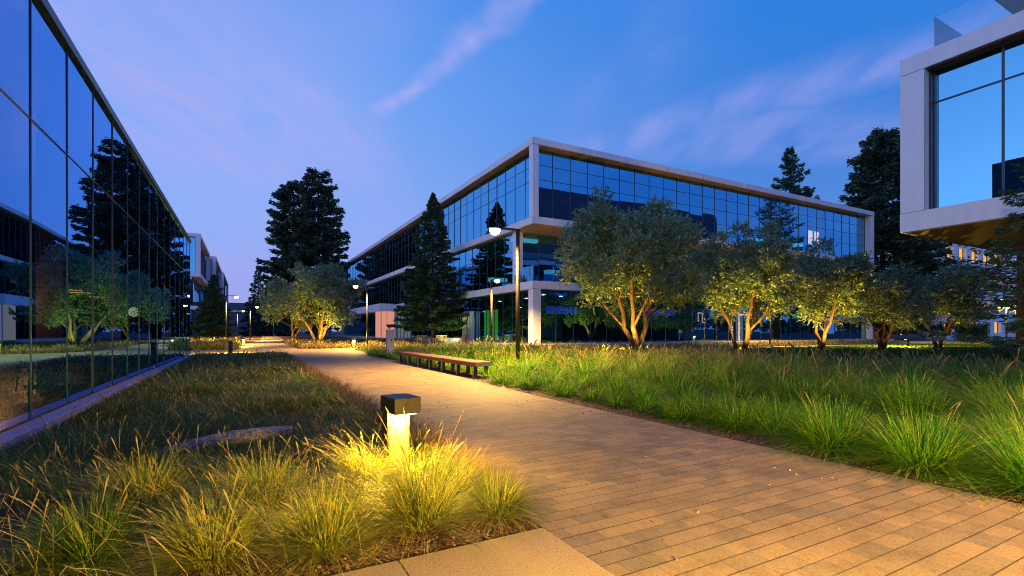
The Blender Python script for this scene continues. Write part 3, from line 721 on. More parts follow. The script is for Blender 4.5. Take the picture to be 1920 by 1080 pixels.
MB().box(-.16, .16, -.11, .11, 0, 1.30, .008).build('shaft', M['stone'], pi)
MB().box(.02, .07, -.118, -.111, .78, .88).build('button', M['darkmet'], pi)
def garden_bench():
    r = empty('garden_seat', (0, 0, 0), '', 'seat')
    s = MB()
    for k in range(5): s.box(-.5, .5, -.25 + k * .1, -.17 + k * .1, .40, .43)
    s.build('seat', M['teak'], r)
    b = MB()
    for k in range(9): b.box(-.47 + k * .115, -.41 + k * .115, .25, .275, .44, .82)
    b.box(-.52, .52, .24, .285, .82, .88).build('backrest', M['teak'], r)
    for sx in (-1, 1):
        MB().box(sx * .5 - .03, sx * .5 + .03, -.27, .29, .60, .63).build('armrest', M['teak'], r)
        MB().box(sx * .5 - .03, sx * .5 + .03, -.26, -.20, 0, .599).build('leg', M['teak'], r)
        MB().box(sx * .5 - .03, sx * .5 + .03, .22, .239, 0, .599).build('leg', M['teak'], r)
    return r
gs = garden_bench()
for i, (l, px, dd_, a) in enumerate([('weathered slatted garden seat left of the tall fir trunk', 795, 41, 25), ('weathered slatted garden seat seen from behind, right of the tall fir trunk', 825, 40.6, 190)]):
    o = gs if i == 0 else copy_tree(gs); x, y = P(px, dd_); o.location = (x, y, 0); o.rotation_euler.z = R(a); tag(o, l, 'seat', 'garden seats by the fir')
x, y = P(873, 38.5)
tb = empty('litter_bin', (x, y, 0), 'dark slatted litter bin before the white door frame', 'bin')
MB().tube([(0, 0, .03), (0, 0, .78)], .23, 16).build('liner', M['darkmet'], tb)
s = MB()
for k in range(14):
    a_ = 2 * math.pi * k / 14; s.tube([(.265 * math.cos(a_), .265 * math.sin(a_), 0), (.265 * math.cos(a_), .265 * math.sin(a_), .82)], .03, 5)
s.build('slats', M['teak'], tb)
MB().tube([(0, 0, .825), (0, 0, .86)], .3, 16).build('lid', M['darkmet'], tb)
lw_ = MB().obox(P(833, 42.6), P(868, 40.2), .35, 0, .62).build('low_wall', M['panel'], None); tag(lw_, 'low white planter wall between the fir and the side door', 'wall')

# fallen log
lp = [(-.75, 5.84, .04), (-.45, 5.90, .085), (-.15, 5.96, .11), (.2, 6.03, .12), (.46, 6.10, .115)]
lg_ = MB().tube(lp, [.055, .075, .085, .075, .05], 12).build('fallen_log', M['log']); tag(lg_, 'weathered grey log lying half hidden in the dark grass bed', 'log')

# ------------------------------------------------------------------ grass builders
def leaf_quads(c, d, L, W):
    """diamond leaves: centre c, direction d"""
    n = len(c)
    d = d / np.linalg.norm(d, axis=1, keepdims=True)
    t = rng.normal(0, 1, (n, 3)); t -= d * np.sum(t * d, 1, keepdims=True); t /= np.linalg.norm(t, axis=1, keepdims=True)
    L = np.asarray(L).reshape(-1, 1) * np.ones((n, 1)); W = np.asarray(W).reshape(-1, 1) * np.ones((n, 1))
    v = np.stack([c - d * L * .5, c + t * W * .5, c + d * L * .5, c - t * W * .5], 1).reshape(-1, 3)
    return v, np.arange(n * 4).reshape(-1, 4)
def blades(base, az, lean, L, w, droop, segs=3, tipw=.12, bulge=None):
    n = len(base); s = np.linspace(0, 1, segs + 1)[None, :]
    if bulge is not None: s = np.array([0, .32, .62, .84, .93, 1])[None, :] if segs == 5 else np.array([0, .45, .84, .93, 1])[None, :]
    L = np.asarray(L)[:, None]; le = np.asarray(lean)[:, None]; dr = np.asarray(droop)[:, None]
    r = L * (np.sin(le) * s + dr * .55 * s ** 2)
    z = L * (np.cos(le) * s - dr * .50 * s ** 2.2)
    ca, sa = np.cos(az)[:, None], np.sin(az)[:, None]
    cx = base[:, 0:1] + r * ca; cy = base[:, 1:2] + r * sa; cz = base[:, 2:3] + z
    if bulge is None: wp = (1 - (1 - tipw) * s ** 1.6)
    else: wp = np.interp(s, [0, .80, .88, .95, 1], [1, .8, bulge, bulge * .9, .3])
    hw = np.asarray(w)[:, None] * .5 * wp
    tw = az + rng.uniform(-.9, .9, n) + math.pi / 2
    dx, dy = np.cos(tw)[:, None] * hw, np.sin(tw)[:, None] * hw
    v = np.empty((n, segs + 1, 2, 3), dtype=np.float32)
    v[:, :, 0, 0] = cx - dx; v[:, :, 0, 1] = cy - dy; v[:, :, 0, 2] = cz
    v[:, :, 1, 0] = cx + dx; v[:, :, 1, 1] = cy + dy; v[:, :, 1, 2] = cz
    b = (np.arange(n) * (segs + 1) * 2)[:, None] + (np.arange(segs) * 2)[None, :]
    f = np.stack([b, b + 1, b + 3, b + 2], axis=-1).reshape(-1, 4)
    return v.reshape(-1, 3), f
def join(parts):
    vs, fs, mi, o = [], [], [], 0
    for v, f, m in parts:
        vs.append(v); fs.append(f + o); mi.append(np.full(len(f), m)); o += len(v)
    return np.concatenate(vs), np.concatenate(fs), np.concatenate(mi)
def tuft_parts(cx, cy, rad, h, n, w, nseed, wind=0.0, windaz=math.pi, seedh=1.35, leanmax=1.15, segs=3):
    a = rng.uniform(0, 2 * math.pi, n); rr = rad * .35 * np.sqrt(rng.uniform(0, 1, n))
    base = np.stack([cx + rr * np.cos(a), cy + rr * np.sin(a), np.zeros(n)], 1)
    lean = leanmax * rng.uniform(0, 1, n) ** .8
    a = a + rng.normal(0, .35, n)
    if wind: a = np.where(rng.uniform(0, 1, n) < wind, windaz + rng.normal(0, .6, n), a)
    L = h * rng.uniform(.65, 1.2, n); dr = rng.uniform(.15, .8, n) * (.4 + lean)
    out = [(*blades(base, a, lean, L, w * rng.uniform(.7, 1.2, n), dr, segs), 0)]
    if nseed:
        a = rng.uniform(0, 2 * math.pi, nseed)
        if wind: a = np.where(rng.uniform(0, 1, nseed) < wind * 1.3, windaz + rng.normal(0, .5, nseed), a)
        rr = rad * .3 * np.sqrt(rng.uniform(0, 1, nseed))
        base = np.stack([cx + rr * np.cos(a), cy + rr * np.sin(a), np.zeros(nseed)], 1)
        L = h * seedh * rng.uniform(.8, 1.2, nseed)
        out.append((*blades(base, a, rng.uniform(.05, .75, nseed), L, np.full(nseed, min(w * .62, .0034) if w < .0095 else w * .5), rng.uniform(.2, 1.0, nseed), 5, bulge=3.6), 1))
    return out
def tuft_obj(name, loc, label, group, mats, **kw):
    v, f, mi = join(tuft_parts(0, 0, **kw))
    o = np_mesh(name, v, f, mats, None, (loc[0], loc[1], .005), mi); tag(o, label, 'grass tuft', group)
    return o
LGRP = 'golden grass tufts around the foreground bollard'
WIND = math.atan2(.25, -1)
def LT(px, py, **k): return G(px, py)
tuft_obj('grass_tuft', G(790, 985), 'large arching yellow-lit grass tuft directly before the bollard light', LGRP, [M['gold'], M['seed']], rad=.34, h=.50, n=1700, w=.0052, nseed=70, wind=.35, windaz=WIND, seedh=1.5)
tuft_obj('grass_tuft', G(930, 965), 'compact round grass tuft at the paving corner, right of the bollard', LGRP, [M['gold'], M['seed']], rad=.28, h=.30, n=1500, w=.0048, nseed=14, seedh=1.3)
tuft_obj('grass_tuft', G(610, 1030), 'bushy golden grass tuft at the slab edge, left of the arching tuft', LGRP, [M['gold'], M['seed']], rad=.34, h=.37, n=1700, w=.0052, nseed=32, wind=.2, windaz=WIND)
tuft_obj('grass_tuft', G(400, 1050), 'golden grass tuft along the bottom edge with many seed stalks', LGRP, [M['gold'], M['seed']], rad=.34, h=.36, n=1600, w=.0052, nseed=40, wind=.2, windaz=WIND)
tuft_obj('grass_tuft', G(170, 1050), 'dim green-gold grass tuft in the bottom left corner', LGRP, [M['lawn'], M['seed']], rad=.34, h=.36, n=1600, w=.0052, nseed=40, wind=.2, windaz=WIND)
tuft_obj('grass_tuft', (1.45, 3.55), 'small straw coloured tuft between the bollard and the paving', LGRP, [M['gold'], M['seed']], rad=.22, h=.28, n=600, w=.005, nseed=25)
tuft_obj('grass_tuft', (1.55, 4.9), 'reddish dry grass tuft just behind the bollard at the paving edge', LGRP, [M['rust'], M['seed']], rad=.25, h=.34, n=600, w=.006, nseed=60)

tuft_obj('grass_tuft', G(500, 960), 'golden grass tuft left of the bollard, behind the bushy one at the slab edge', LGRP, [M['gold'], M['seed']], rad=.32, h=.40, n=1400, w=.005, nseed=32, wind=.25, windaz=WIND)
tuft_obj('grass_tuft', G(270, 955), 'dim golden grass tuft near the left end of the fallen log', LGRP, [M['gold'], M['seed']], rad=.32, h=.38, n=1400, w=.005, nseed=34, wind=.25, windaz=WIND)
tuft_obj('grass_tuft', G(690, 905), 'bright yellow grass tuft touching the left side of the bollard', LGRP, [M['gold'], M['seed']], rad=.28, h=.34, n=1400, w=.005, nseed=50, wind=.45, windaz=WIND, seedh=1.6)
# left bed meadow (uncountable)
def scatter_lawn(n, x0, x1, y0, y1, hmin, hmax, w0, wk, logy=True):
    u = rng.uniform(0, 1, n)
    y = y0 * (y1 / y0) ** u if logy else y0 + (y1 - y0) * u
    x = rng.uniform(x0, x1, n)
    kp = (y > 4.3 + .5 * np.sin(x * 3.1)) | (rng.uniform(0, 1, n) < .22)
    x, y = x[kp], y[kp]; n = len(x)
    D = SA * x + CA * y
    lump = .55 + .45 * np.sin(x * 2.7 + 1.3 * np.sin(y * 1.9)) * np.sin(y * 2.2 + 1.7 * np.sin(x * 1.6)) + .25 * np.sin(x * 6.1 + y * 4.3)
    lump = np.clip(lump, .15, 1.2)
    L = (hmin + (hmax - hmin) * lump) * rng.uniform(.6, 1.25, n)
    az = 2.2 + 1.4 * np.sin(x * 1.3 + y * .8) + 1.1 * np.sin(y * 1.7 - x) + rng.normal(0, .8, n)
    lean = np.clip(rng.normal(.75, .3, n), .05, 1.35)
    w = w0 + wk * np.maximum(D, 2.0)
    return np.stack([x, y, np.full(n, .0)], 1), az, lean, L, w, rng.uniform(.3, .9, n)
pa = []
B = scatter_lawn(110000, -2.14, 1.72, 3.0, 30, .09, .22, .0015, .00095); pa.append((*blades(*B, segs=3), 0))
B = scatter_lawn(2400, -2.14, 1.5, 3.1, 30, .20, .36, .0018, .00065)
pa.append((*blades(B[0], B[1], B[2] * .6, B[3], B[4], B[5] * .5, 5, bulge=3.4), 1))
nn = 500                                          # taller stalks leaning at the front of the bed
xx = rng.uniform(-2.3, 1.0, nn); yy = 2.75 + 2.6 * rng.uniform(0, 1, nn) ** 1.5
pa.append((*blades(np.stack([xx, yy, np.zeros(nn)], 1), WIND + rng.normal(0, 1.1, nn), rng.uniform(.1, .8, nn), rng.uniform(.28, .52, nn), np.full(nn, .0026), rng.uniform(.1, .6, nn), 5, bulge=3.6), 1))
# overhanging fringe at the path edge
nn = 6000
yy = 3.2 * (28 / 3.2) ** rng.uniform(0, 1, nn); xx = 1.62 + rng.normal(0, .10, nn)
pa.append((*blades(np.stack([xx, yy, np.zeros(nn)], 1), rng.normal(0, .9, nn), rng.uniform(.2, 1.1, nn), rng.uniform(.15, .36, nn), .003 + .0007 * yy, rng.uniform(.2, .8, nn), 3), 2))
v, f, mi = join(pa)
tag(np_mesh('meadow_grass', v, f, [M['lawn'], M['seed'], M['rust']], None, (0, 0, .004), mi), 'rough dark meadow grass filling the left bed', 'grass', kind='stuff')

# right bed: edge tufts as things, the mass behind as stuff
def px_tuft(px, py): return G(px, py)
RGRP = 'green grass mounds along the right paving edge'
edge_labels = ['green grass mound overhanging the pavers at the right edge of the frame', 'dark green mound with seed stalks, second from the right along the paving',
               'broad bright green mound left of the two darkest ones on the right', 'mound of yellow-green grass beside the bare mulch gap',
               'low sprawling yellow-green tuft left of the bare mulch gap']
epos = [(5.50, 1.35), (5.44, 2.15), (5.50, 2.95), (5.62, 4.2), (5.5, 5.0)]
for (x, y), l, h in zip(epos, edge_labels, (.58, .56, .56, .42, .32)):
    tuft_obj('grass_mound', (x, y), l, RGRP, [M['green'], M['seed']], rad=.6, h=h, n=1900, w=.0085, nseed=12, seedh=1.45, leanmax=1.35)
pa = []
y = 5.7
ex = []
while y < 26:
    ex.append((5.3 + (.35 if 11.3 < y < 20 else 0) + rng.uniform(0, .25) + (y > 12) * .3, y)); y += rng.uniform(.5, .8)
for x, y in ex:
    D = SA * x + CA * y
    pa += tuft_parts(x, y, .45, rng.uniform(.26, .40), int(6200 / (D + 3)), .002 + .0011 * D, 4, segs=3, leanmax=1.3)
ps = []
for k in range(1500):                                # tuft positions, thinning with distance
    x = rng.uniform(5.6, 34); y = rng.uniform(-2.5, 26.4)
    X = CA * x - SA * y; D = SA * x + CA * y
    if D < 3 or X / D > 1.12 or (y > 21.6 and x > 15.5): continue
    if x < 6.3 and y > 11: continue
    if x > 19 and y > 16.5 and rng.uniform() < .6: continue
    if rng.uniform() > min(1, 13 / D): continue
    if X / D > .46 + .03 * math.sin(D * 2) and D > 13.2 and rng.uniform() < .93: continue
    ps.append((x, y, D))
for x, y, D in ps:
    tall = min(1, max(0, (x - 6.0) / 2.2))
    h = .40 + .26 * tall + rng.uniform(-.06, .08)
    far = min(1, max(0, (x - 13) / 6)); h *= 1 - .48 * far
    nb = int(min(900, 5000 / D)); ns = int(1 + (3 + 20 * tall) * min(1.0, 13 / D) * (.5 if D < 8 else 1))
    pa += tuft_parts(x, y, .5, h, nb, .002 + .00112 * D, ns, segs=3 if D < 12 else 2, seedh=1.4, leanmax=1.1)
v, f, mi = join(pa)
tag(np_mesh('ornamental_grass', v, f, [M['green'], M['seed']], None, (0, 0, .004), mi), 'tall green ornamental grass with pale seed heads filling the right bed', 'grass', kind='stuff')
print('right grass faces', len(f), 'tufts', len(ps))

# far beds
def bed(name, label, regions, n, h, mats, seedfrac=.25, w=.03):
    pa = []
    for (x0, x1, y0, y1) in regions:
        k = n // len(regions)
        b = np.stack([rng.uniform(x0, x1, k), rng.uniform(y0, y1, k), np.zeros(k)], 1)
        lump = .75 + .35 * np.sin(b[:, 0] * 2.1 + b[:, 1]) * np.sin(b[:, 1] * 1.7 - b[:, 0])
        pa.append((*blades(b, rng.uniform(0, 6.28, k), rng.uniform(0, 1.0, k), h * lump * rng.uniform(.6, 1.2, k), np.full(k, w), rng.uniform(.1, .7, k), 2), 0))
        k2 = int(k * seedfrac); b2 = b[:k2]
        pa.append((*blades(b2, rng.uniform(0, 6.28, k2), rng.uniform(0, .5, k2), h * lump[:k2] * rng.uniform(1, 1.5, k2), np.full(k2, w * .7), rng.uniform(.1, .4, k2), 4, bulge=2.6), 1))
    v, f, mi = join(pa)
    return tag(np_mesh(name, v, f, mats, None, (0, 0, .004), mi), label, 'grass', kind='stuff')
bed('bed_grass', 'low rusty grass under the round olive tree', [(3.4, 12, 36.6, 39.5), (3.5, 13, 39.5, 60)], 14000, .42, [M['rust'], M['seed']])
bed('bed_grass', 'green grass bed behind the stone pillar', [(6.3, 15.5, 23.0, 34.6), (6.6, 9, 23.2, 34.4)], 15000, .34, [M['green'], M['seed']], .3)
bed('bed_grass', 'golden grass bed at the left of the far path', [(-5, -.5, 38, 52), (-9, -.3, 52, 70), (-3, -.5, 37.4, 40)], 16000, .55, [M['gold'], M['seed']])
bed('lawn_grass', 'short lit lawn under the right hand olives', [(35, 64, 14.5, 22), (24, 40, 19.5, 22)], 30000, .13, [M['green'], M['gold']], .0)
bed('bed_grass', 'grass strip at the foot of the office building', [(16.2, 60, 24.6, 26.8), (13, 15.6, 43, 60)], 12000, .4, [M['gold'], M['seed']])

# mulch chips at the bed edges
k = 5200
cx = np.concatenate([rng.uniform(-.4, 1.62, k // 2), 4.93 + np.abs(rng.normal(0, .22, k // 2))]); cy = np.concatenate([2.66 + np.abs(rng.normal(0, .22, k // 2)), 1 + 11 * rng.uniform(0, 1, k // 2) ** 1.4])
a = rng.uniform(0, 6.28, len(cx)); ln = rng.uniform(.008, .028, len(cx)); wd = rng.uniform(.003, .009, len(cx)); tz = rng.uniform(-.006, .012, len(cx))
dx, dy = np.cos(a), np.sin(a)
vv = np.stack([np.stack([cx + dx*ln*s1 - dy*wd*s2, cy + dy*ln*s1 + dx*wd*s2, .006 + tz*s1*.5 + .006], 1) for s1, s2 in ((-1,-1),(1,-1),(1,1),(-1,1))], 1).reshape(-1, 3)
tag(np_mesh('mulch_chips', vv, np.arange(len(vv)).reshape(-1, 4), foliage('bark_chip', [(0, (.05, .022, .014)), (.6, (.12, .06, .035)), (1, (.30, .20, .14))], 0)), 'dark red bark mulch along the bed edges', 'mulch', kind='stuff')

k = 420
lx = 1.7 + 3.2 * np.where(rng.uniform(0, 1, k) < .5, np.abs(rng.normal(0, .22, k)), 1 - np.abs(rng.normal(0, .2, k))); ly = .2 + 14 * rng.uniform(0, 1, k) ** 1.3
kp = (lx > 1.68) & (lx < 4.9); lx, ly = lx[kp], ly[kp]; m_ = len(lx)
v, f = leaf_quads(np.stack([lx, ly, np.full(m_, .013)], 1), np.stack([rng.normal(0, 1, m_), rng.normal(0, 1, m_), rng.normal(0, .12, m_)], 1), rng.uniform(.02, .05, m_), .012)
v[:, 2] = np.clip(v[:, 2], .006, .02)
tag(np_mesh('leaf_litter', v, f, foliage('dry_leaf', [(0, (.09, .05, .025)), (.6, (.22, .14, .06)), (1, (.30, .24, .10))], .1)), 'dry leaves and straw blown onto the pavers', 'leaf litter', kind='stuff')
# agaves by the far bollard
def agave():
    n = 60
    az = rng.uniform(0, 6.28, n); b = np.zeros((n, 3)); b[:, 0] = .05 * np.cos(az); b[:, 1] = .05 * np.sin(az)
    v, f = blades(b, az, rng.uniform(.1, 1.2, n), rng.uniform(.45, .8, n), np.full(n, .06), rng.uniform(0, .5, n), 3)
    return v, f
ag = None
for l, px, py in [('spiky pale agave beside the dark bollard at the bed end', 412, 652), ('spiky pale agave nearest the pavilion corner', 385, 652), ('spiky pale agave in front of the small fir lamp post', 428, 647)]:
    x, y = G(px, py)
    if ag is None: ag = o = np_mesh('agave_plant', *agave(), M['agave'])
    else: o = ag.copy(); col.objects.link(o); o.rotation_euler.z = random.uniform(0, 6)
    o.location = (x, y, 0); tag(o, l, 'plant', 'agaves at the path fork')

# ------------------------------------------------------------------ trees
def olive_tree(name, loc, label, h, w, seed, leafs=13000, lean=0.0, leaf=.19, group='olive trees in front of the office building', stems=3, rz=0):
    global rng
    rs = np.random.default_rng(seed); keep = rng; rng = rs
    r = empty(name, (loc[0], loc[1], 0), label, 'tree', group, rz)
    tk = MB(); ends = []
    for k in range(stems):
        a0 = 2 * math.pi * k / stems + rs.uniform(-.5, .5); sp = rs.uniform(.16, .32) * w
        p = Vector((.12 * math.cos(a0), .12 * math.sin(a0), -.05)); pts = [p.copy()]; rad = [.115 * h / 6]
        n = 6
        for i in range(1, n + 1):
            s = i / n
            q = Vector((math.cos(a0) * sp * s ** .9 + rs.normal(0, .06), math.sin(a0) * sp * s ** .9 + rs.normal(0, .06), h * .52 * s))
            pts.append(q); rad.append(.115 * h / 6 * (1 - .62 * s) * rs.uniform(.9, 1.1))
        tk.tube(pts, rad, 9)
        for b in range(4):
            i = rs.integers(2, n); st = pts[i]; a1 = a0 + rs.normal(0, 1.1); ln = rs.uniform(.16, .34) * w
            e = st + Vector((math.cos(a1) * ln, math.sin(a1) * ln, rs.uniform(.1, .28) * h))
            md = (st + e) / 2 + Vector((rs.normal(0, .1), rs.normal(0, .1), rs.uniform(0, .2)))
            tk.tube([st, md, e], [rad[i] * .55, rad[i] * .38, .015], 6); ends.append(e)
            for c in range(2):
                e2 = e + Vector((rs.normal(0, .5), rs.normal(0, .5), rs.uniform(.1, .8)))
                tk.tube([md, (md + e2) / 2 + Vector((0, 0, .1)), e2], [rad[i] * .3, .018, .008], 5); ends.append(e2)
        ends.append(pts[-1])
    tk.build('trunk', M['bark'], r)
    # crown: sprays grouped into blobs round a lobed dome
    blobs = []
    nb = 30
    for k in range(nb):
        th = rs.uniform(0, 2 * math.pi); ph = rs.uniform(-.85, 1) ; rr = rs.uniform(.5, 1.0) if k % 4 else rs.uniform(1.0, 1.22)
        cz = .60 + .33 * ph * rr
        rad_xy = w * .5 * math.sqrt(max(.05, 1 - (max(0, ph)) ** 2 * .85)) * rr * .86
        c = Vector((math.cos(th) * rad_xy + lean * ph, math.sin(th) * rad_xy, h * cz))
        blobs.append((c, rs.uniform(.08, .155) * w * (1 if k % 4 else .72)))
    for e in ends: blobs.append((e, rs.uniform(.06, .11) * w))
    blobs.append((Vector((0, 0, h * .68)), .20 * w))
    wt = np.array([b[1] ** 2 for b in blobs]); wt /= wt.sum()
    def sprays(nt_, per, spread, out):
        idx = rs.choice(len(blobs), nt_, p=wt)
        bc = np.array([tuple(b[0]) for b in blobs])[idx]; br = np.array([b[1] for b in blobs])[idx]
        dirn = rs.normal(0, 1, (nt_, 3)) + np.array([0, 0, .25]); dirn /= np.linalg.norm(dirn, axis=1, keepdims=True)
        st = bc + dirn * (br * rs.uniform(.30, out, nt_) ** .55)[:, None] * np.array([1, 1, .85])
        tw = dirn + rs.normal(0, .55, (nt_, 3)) + np.array([0, 0, .35]); tw /= np.linalg.norm(tw, axis=1, keepdims=True)
        tl = rs.uniform(.22, .5, nt_)
        cs, ds = [], []
        for j in range(per):
            cs.append(st + tw * (tl * (j + .5) / per)[:, None] + rs.normal(0, spread, (nt_, 3))); ds.append(tw * .9 + rs.normal(0, .55, (nt_, 3)))
        c = np.concatenate(cs); d = np.concatenate(ds)
        return leaf_quads(c, d, leaf * rs.uniform(.7, 1.3, len(c)), leaf * .34)
    v, f = sprays(leafs // 11, 10, .035, 1.15)
    v2, f2 = sprays(260, 12, .03, 1.6)
    np_mesh('crown', np.concatenate([v, v2]), np.concatenate([f, f2 + len(v)]), M['olive'], r)
    rng = keep
    return r
UP = (1, .50, .05)
olv = [('broadest olive tree, with three leaning stems, before the office corner', (1190, 24.5), 8.1, 6.6, 3, 80000, 3),
       ('second olive of the right row, its forked trunk glowing orange', (1390, 27), 6.9, 5.0, 8, 56000, 3),
       ('third olive of the right row, with several uplit stems', (1540, 30), 6.6, 5.1, 15, 56000, 4),
       ('fourth olive of the right row, dim with a dark trunk', (1655, 33), 6.0, 5.0, 21, 32000, 3),
       ('fifth olive of the right row, nearest the white block with lit windows', (1760, 36), 5.9, 5.8, 30, 32000, 3)]
for l, (px, D), h, w, sd_, nl, stm in olv:
    x, y = P(px, D); olive_tree('olive_tree', (x, y), l, h, w, sd_, nl, stems=stm)
ups = [((1165, 23.4), (1150, 24.5), 150), ((1215, 23.4), (1200, 24.5), 120), ((1130, 23.6), (1130, 25), 90), ((1385, 25.8), (1388, 27), 200), ((1410, 26), (1420, 27.2), 110), ((1500, 28.8), (1510, 30), 140), ((1560, 28.8), (1560, 30), 140),
       ((1655, 31.5), (1655, 33), 30), ((1750, 34.5), (1750, 36), 45)]
for (pa_, Da), (pb, Db), e in ups:
    a = P(pa_, Da); b = P(pb, Db); spot('tree_uplight', (a[0] + (a[0]-b[0])*.35, a[1] + (a[1]-b[1])*.35, .12), (b[0], b[1], 3.9), UP, e * 13.0, 100)
o1 = olive_tree('olive_tree', P(598, 45), 'round olive tree with uplit trunks left of the office building', 7.5, 7.2, 44, 64000, leaf=.2, stems=4)
o2 = olive_tree('olive_tree', P(548, 50), 'smaller olive tree behind the round one, at the edge of the path', 6.2, 5.4, 47, 40000, leaf=.2)
for (pa_, Da), (pb, Db), e in [((592, 43.2), (596, 45), 420), ((618, 43.4), (612, 45), 420), ((560, 47), (552, 50), 300)]:
    a = P(pa_, Da); b = P(pb, Db); spot('tree_uplight', (a[0], a[1], .12), (b[0], b[1], 3.0), UP, e * 4.5, 105)

def conifer(name, loc, label, h, rbase, seed, mat, nbr=150, per=70, spray=.35, zlow=.08, prof=.85, droop=.25, upturn=.15, gap=.15, trunk=.22, top=.03, group=None, fluff=.16, bark='dbark'):
    rs = np.random.default_rng(seed)
    r = empty(name, (loc[0], loc[1], 0), label, 'tree', group)
    tk = MB().tube([(0, 0, -.05), (rs.normal(0, .02) * h * .1, 0, h * .4), (0, rs.normal(0, .02) * h * .1, h * .75), (0, 0, h * .985)], [trunk, trunk * .7, trunk * .35, .02], 9)
    C, Dn, LL = [], [], []
    for k in range(nbr):
        t = (k + rs.uniform(0, 1)) / nbr
        z = h * (zlow + (1 - zlow) * t ** 1.0)
        tt = (z / h - zlow) / (1 - zlow)
        if rs.uniform() < gap: continue
        L = rbase * ((1 - tt) ** prof * (1 - top) + top) * rs.uniform(.62, 1.15)
        a = k * 2.399 + rs.normal(0, .35)
        s = np.sqrt(rs.uniform(.02, 1, max(6, int(per * (.25 + .75 * L / rbase)))))
        zz = z + L * (upturn * s ** 2 * 1.6 - droop * s) + rs.normal(0, fluff * .35, len(s)) - np.abs(rs.normal(0, fluff * .5, len(s)))
        wd = (.10 + .42 * (1 - s)) * L * .5 + fluff * .6
        lat = rs.uniform(-1, 1, len(s)) * wd
        x = math.cos(a) * L * s - math.sin(a) * lat; y = math.sin(a) * L * s + math.cos(a) * lat
        C.append(np.stack([x, y, zz], 1))
        dd_ = np.stack([math.cos(a) - math.sin(a) * np.sign(lat) * .8, math.sin(a) + math.cos(a) * np.sign(lat) * .8, -.25 + rs.normal(0, .35, len(s))], 1) + rs.normal(0, .3, (len(s), 3))
        Dn.append(dd_); LL.append(spray * rs.uniform(.6, 1.3, len(s)) * (.55 + .45 * L / rbase))
        if L > .25 * rbase:
            tk.tube([(0, 0, z), (math.cos(a) * L * .5, math.sin(a) * L * .5, z + L * (upturn * .4 - droop * .5)), (math.cos(a) * L * .92, math.sin(a) * L * .92, z + L * (upturn * 1.35 - droop * .92))], [trunk * .16, trunk * .1, .01], 5, False)
    tk.build('trunk', M[bark], r)
    C = np.concatenate(C); Dn = np.concatenate(Dn); LL = np.concatenate(LL)
    global rng
    keep = rng; rng = rs
    v, f = leaf_quads(C, Dn, LL, LL * .34); rng = keep
    np_mesh('crown', v, f, mat, r)
    return r
RW = 'tall redwoods at the end of the path'
conifer('redwood_tree', P(597, 88), 'taller of the twin redwoods, with the pointed top', 30.2, 6.5, 1, M['redwood'], 330, 250, .75, .12, .5, .34, .22, .30, .55, .2, RW, .42)
conifer('redwood_tree', P(550, 89), 'shorter twin redwood on the left of the pair', 28.2, 6.3, 2, M['redwood'], 320, 250, .75, .12, .4, .34, .22, .32, .5, .2, RW, .42)
conifer('cypress_tree', P(484, 118), 'slim dark conifer left of the redwoods', 17, 4.2, 4, M['redwood'], 120, 60, .9, .05, .8, .3, .1, .1, .3, .04, None, .4)
conifer('cypress_tree', P(508, 112), 'low dark conifer tucked against the left redwood', 13, 4.5, 14, M['redwood'], 110, 60, .9, .05, .8, .3, .1, .1, .3, .04, None, .4)
conifer('fir_tree', P(812, 43), 'dark spire-topped fir before the long glass front', 13.3, 3.6, 5, M['fir'], 280, 300, .30, .11, .75, .18, .10, .05, .17, .02, None, .14)
conifer('fir_tree', P(401, 55), 'small dense fir in front of the white framed blocks at left', 7.6, 2.6, 6, M['fir'], 190, 220, .3, .08, .8, .2, .08, .05, .12, .03, None, .12)
conifer('pine_tree', P(1482, 85), 'dark pine rising above the office roof', 33, 8.0, 7, M['redwood'], 190, 220, .8, .3, .8, .12, .22, .22, .4, .04, None, .4)
conifer('pine_tree', P(1655, 66), 'huge dark pine at the right end of the office building', 28.3, 7.4, 9, M['redwood'], 300, 300, .75, .06, .38, .22, .16, .1, .45, .06, None, .5)
conifer('cedar_tree', (62, 17), 'broad dark cedar under the overhanging storey at right', 20, 6.5, 10, M['redwood'], 140, 90, .6, .16, .6, .12, .18, .12, .4, .06, None, .35)
conifer('cedar_tree', (17.0, 4.1), 'near conifer sending dark sprays in from the right edge', 6.4, 2.35, 12, M['fir'], 80, 150, .20, .1, .75, .10, .10, .1, .1, .03, None, .10)
spot('tree_uplight', (*P(850, 39), .15), (*P(828, 43), 3.0), (.85, .9, .2), 420, 80)
spot('tree_uplight', (*P(1880, 41), .15), (*P(1888, 44), 5.0), UP, 200, 80)

# trees seen only as the dark tree line round the campus
C, Dn = [], []
for k in range(150):
    a = k / 150 * 2 * math.pi; Dk = rng.uniform(190, 260)
    for _ in range(2):
        hh = rng.uniform(6, 13); wv = rng.uniform(4, 8); m = 130
        q = rng.normal(0, 1, (m, 3)); q /= np.linalg.norm(q, axis=1, keepdims=True)
        ja = a + rng.normal(0, .02)
        C.append(np.array([math.cos(ja) * Dk, math.sin(ja) * Dk, hh * .5]) + q * np.array([wv, wv, hh * .5]) * rng.uniform(.4, 1, (m, 1))); Dn.append(q + rng.normal(0, .5, (m, 3)))
v, f = leaf_quads(np.concatenate(C), np.concatenate(Dn), 2.6, 1.3)
tag(np_mesh('tree_line', v, f, M['redwood']), 'distant dark tree line round the campus', 'trees', kind='stuff')
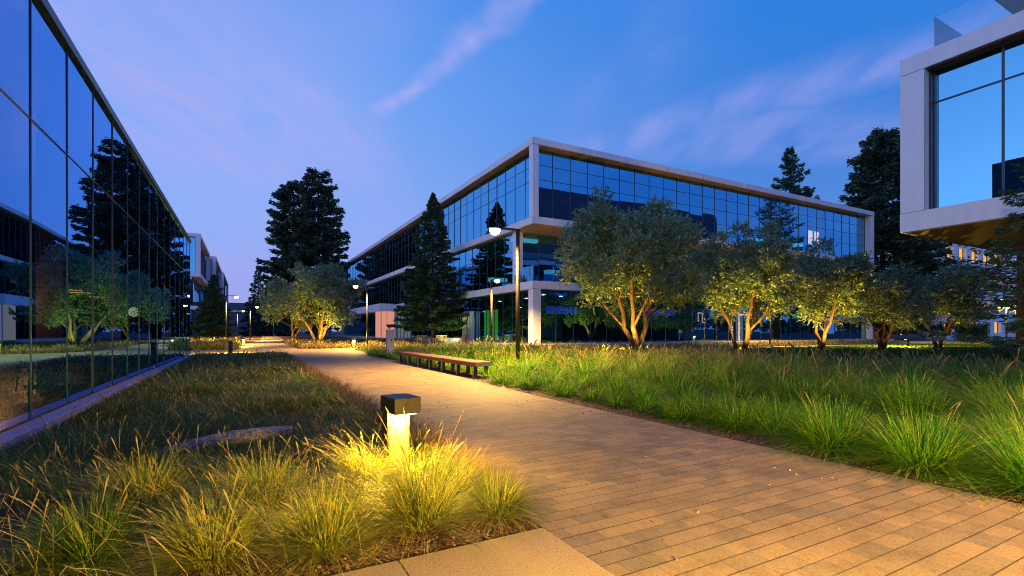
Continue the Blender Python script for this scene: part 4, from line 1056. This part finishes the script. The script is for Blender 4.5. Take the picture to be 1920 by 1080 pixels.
# clipped hedge at right and shrubs
def hedge(name, a, b, wd, h, label, n, leaf=.16):
    a = np.array(a); b = np.array(b); d = (b - a) / np.linalg.norm(b - a); nrm = np.array([-d[1], d[0]])
    t = rng.uniform(0, 1, n); s = rng.uniform(-.5, .5, n) * wd; z = h * rng.uniform(.02, 1, n) ** .7
    c = np.stack([a[0] + (b - a)[0] * t + nrm[0] * s, a[1] + (b - a)[1] * t + nrm[1] * s, z * (1 + .08 * np.sin(t * 40))], 1)
    v, f = leaf_quads(c, rng.normal(0, 1, (n, 3)) + np.array([0, 0, .5]), leaf, leaf * .5)
    o = np_mesh(name, v, f, M['hedge']); return tag(o, label, 'hedge')
hedge('clipped_hedge', P(1800, 60), P(1842, 62), 1.6, 1.9, 'clipped green hedge lit up beyond the olives at right', 5000, .22)
n = 42000
pxs = rng.uniform(1400, 2000, n); Ds = 13.5 + 11.5 * rng.uniform(0, 1, n)
X_ = (pxs - CX) / F * Ds; gx = CA * X_ + SA * Ds; gy = -SA * X_ + CA * Ds
hh = .30 + .12 * np.sin(gx * 1.9) * np.sin(gy * 2.3) + .06 * np.sin(gx * 5 + gy * 3)
v, f = leaf_quads(np.stack([gx, gy, hh * rng.uniform(0, 1, n) ** .5], 1), rng.normal(0, 1, (n, 3)) + np.array([0, 0, .6]), rng.uniform(.07, .16, n), .055)
tag(np_mesh('ground_cover', v, f, M['hedge']), 'low dark shrubby ground cover between the tall grass and the lit lawn', 'ground cover', kind='stuff')

# ------------------------------------------------------------------ render settings
sc.view_settings.view_transform = 'Standard'; sc.view_settings.look = 'None'
sc.view_settings.exposure = .15; sc.view_settings.gamma = 1
sc.render.engine = 'CYCLES'
cy = sc.cycles
cy.use_denoising = True; cy.denoising_prefilter = 'NONE'
try: cy.denoiser = 'OPENIMAGEDENOISE'
except Exception: pass
sc.render.filter_size = 1.0; cy.filter_width = 1.0; cy.max_bounces = 6; cy.diffuse_bounces = 2; cy.glossy_bounces = 4; cy.transmission_bounces = 4; cy.transparent_max_bounces = 10
cy.caustics_reflective = False; cy.caustics_refractive = False
cy.sample_clamp_indirect = 1.5; cy.sample_clamp_direct = 0
cy.use_adaptive_sampling = True; cy.adaptive_threshold = .01
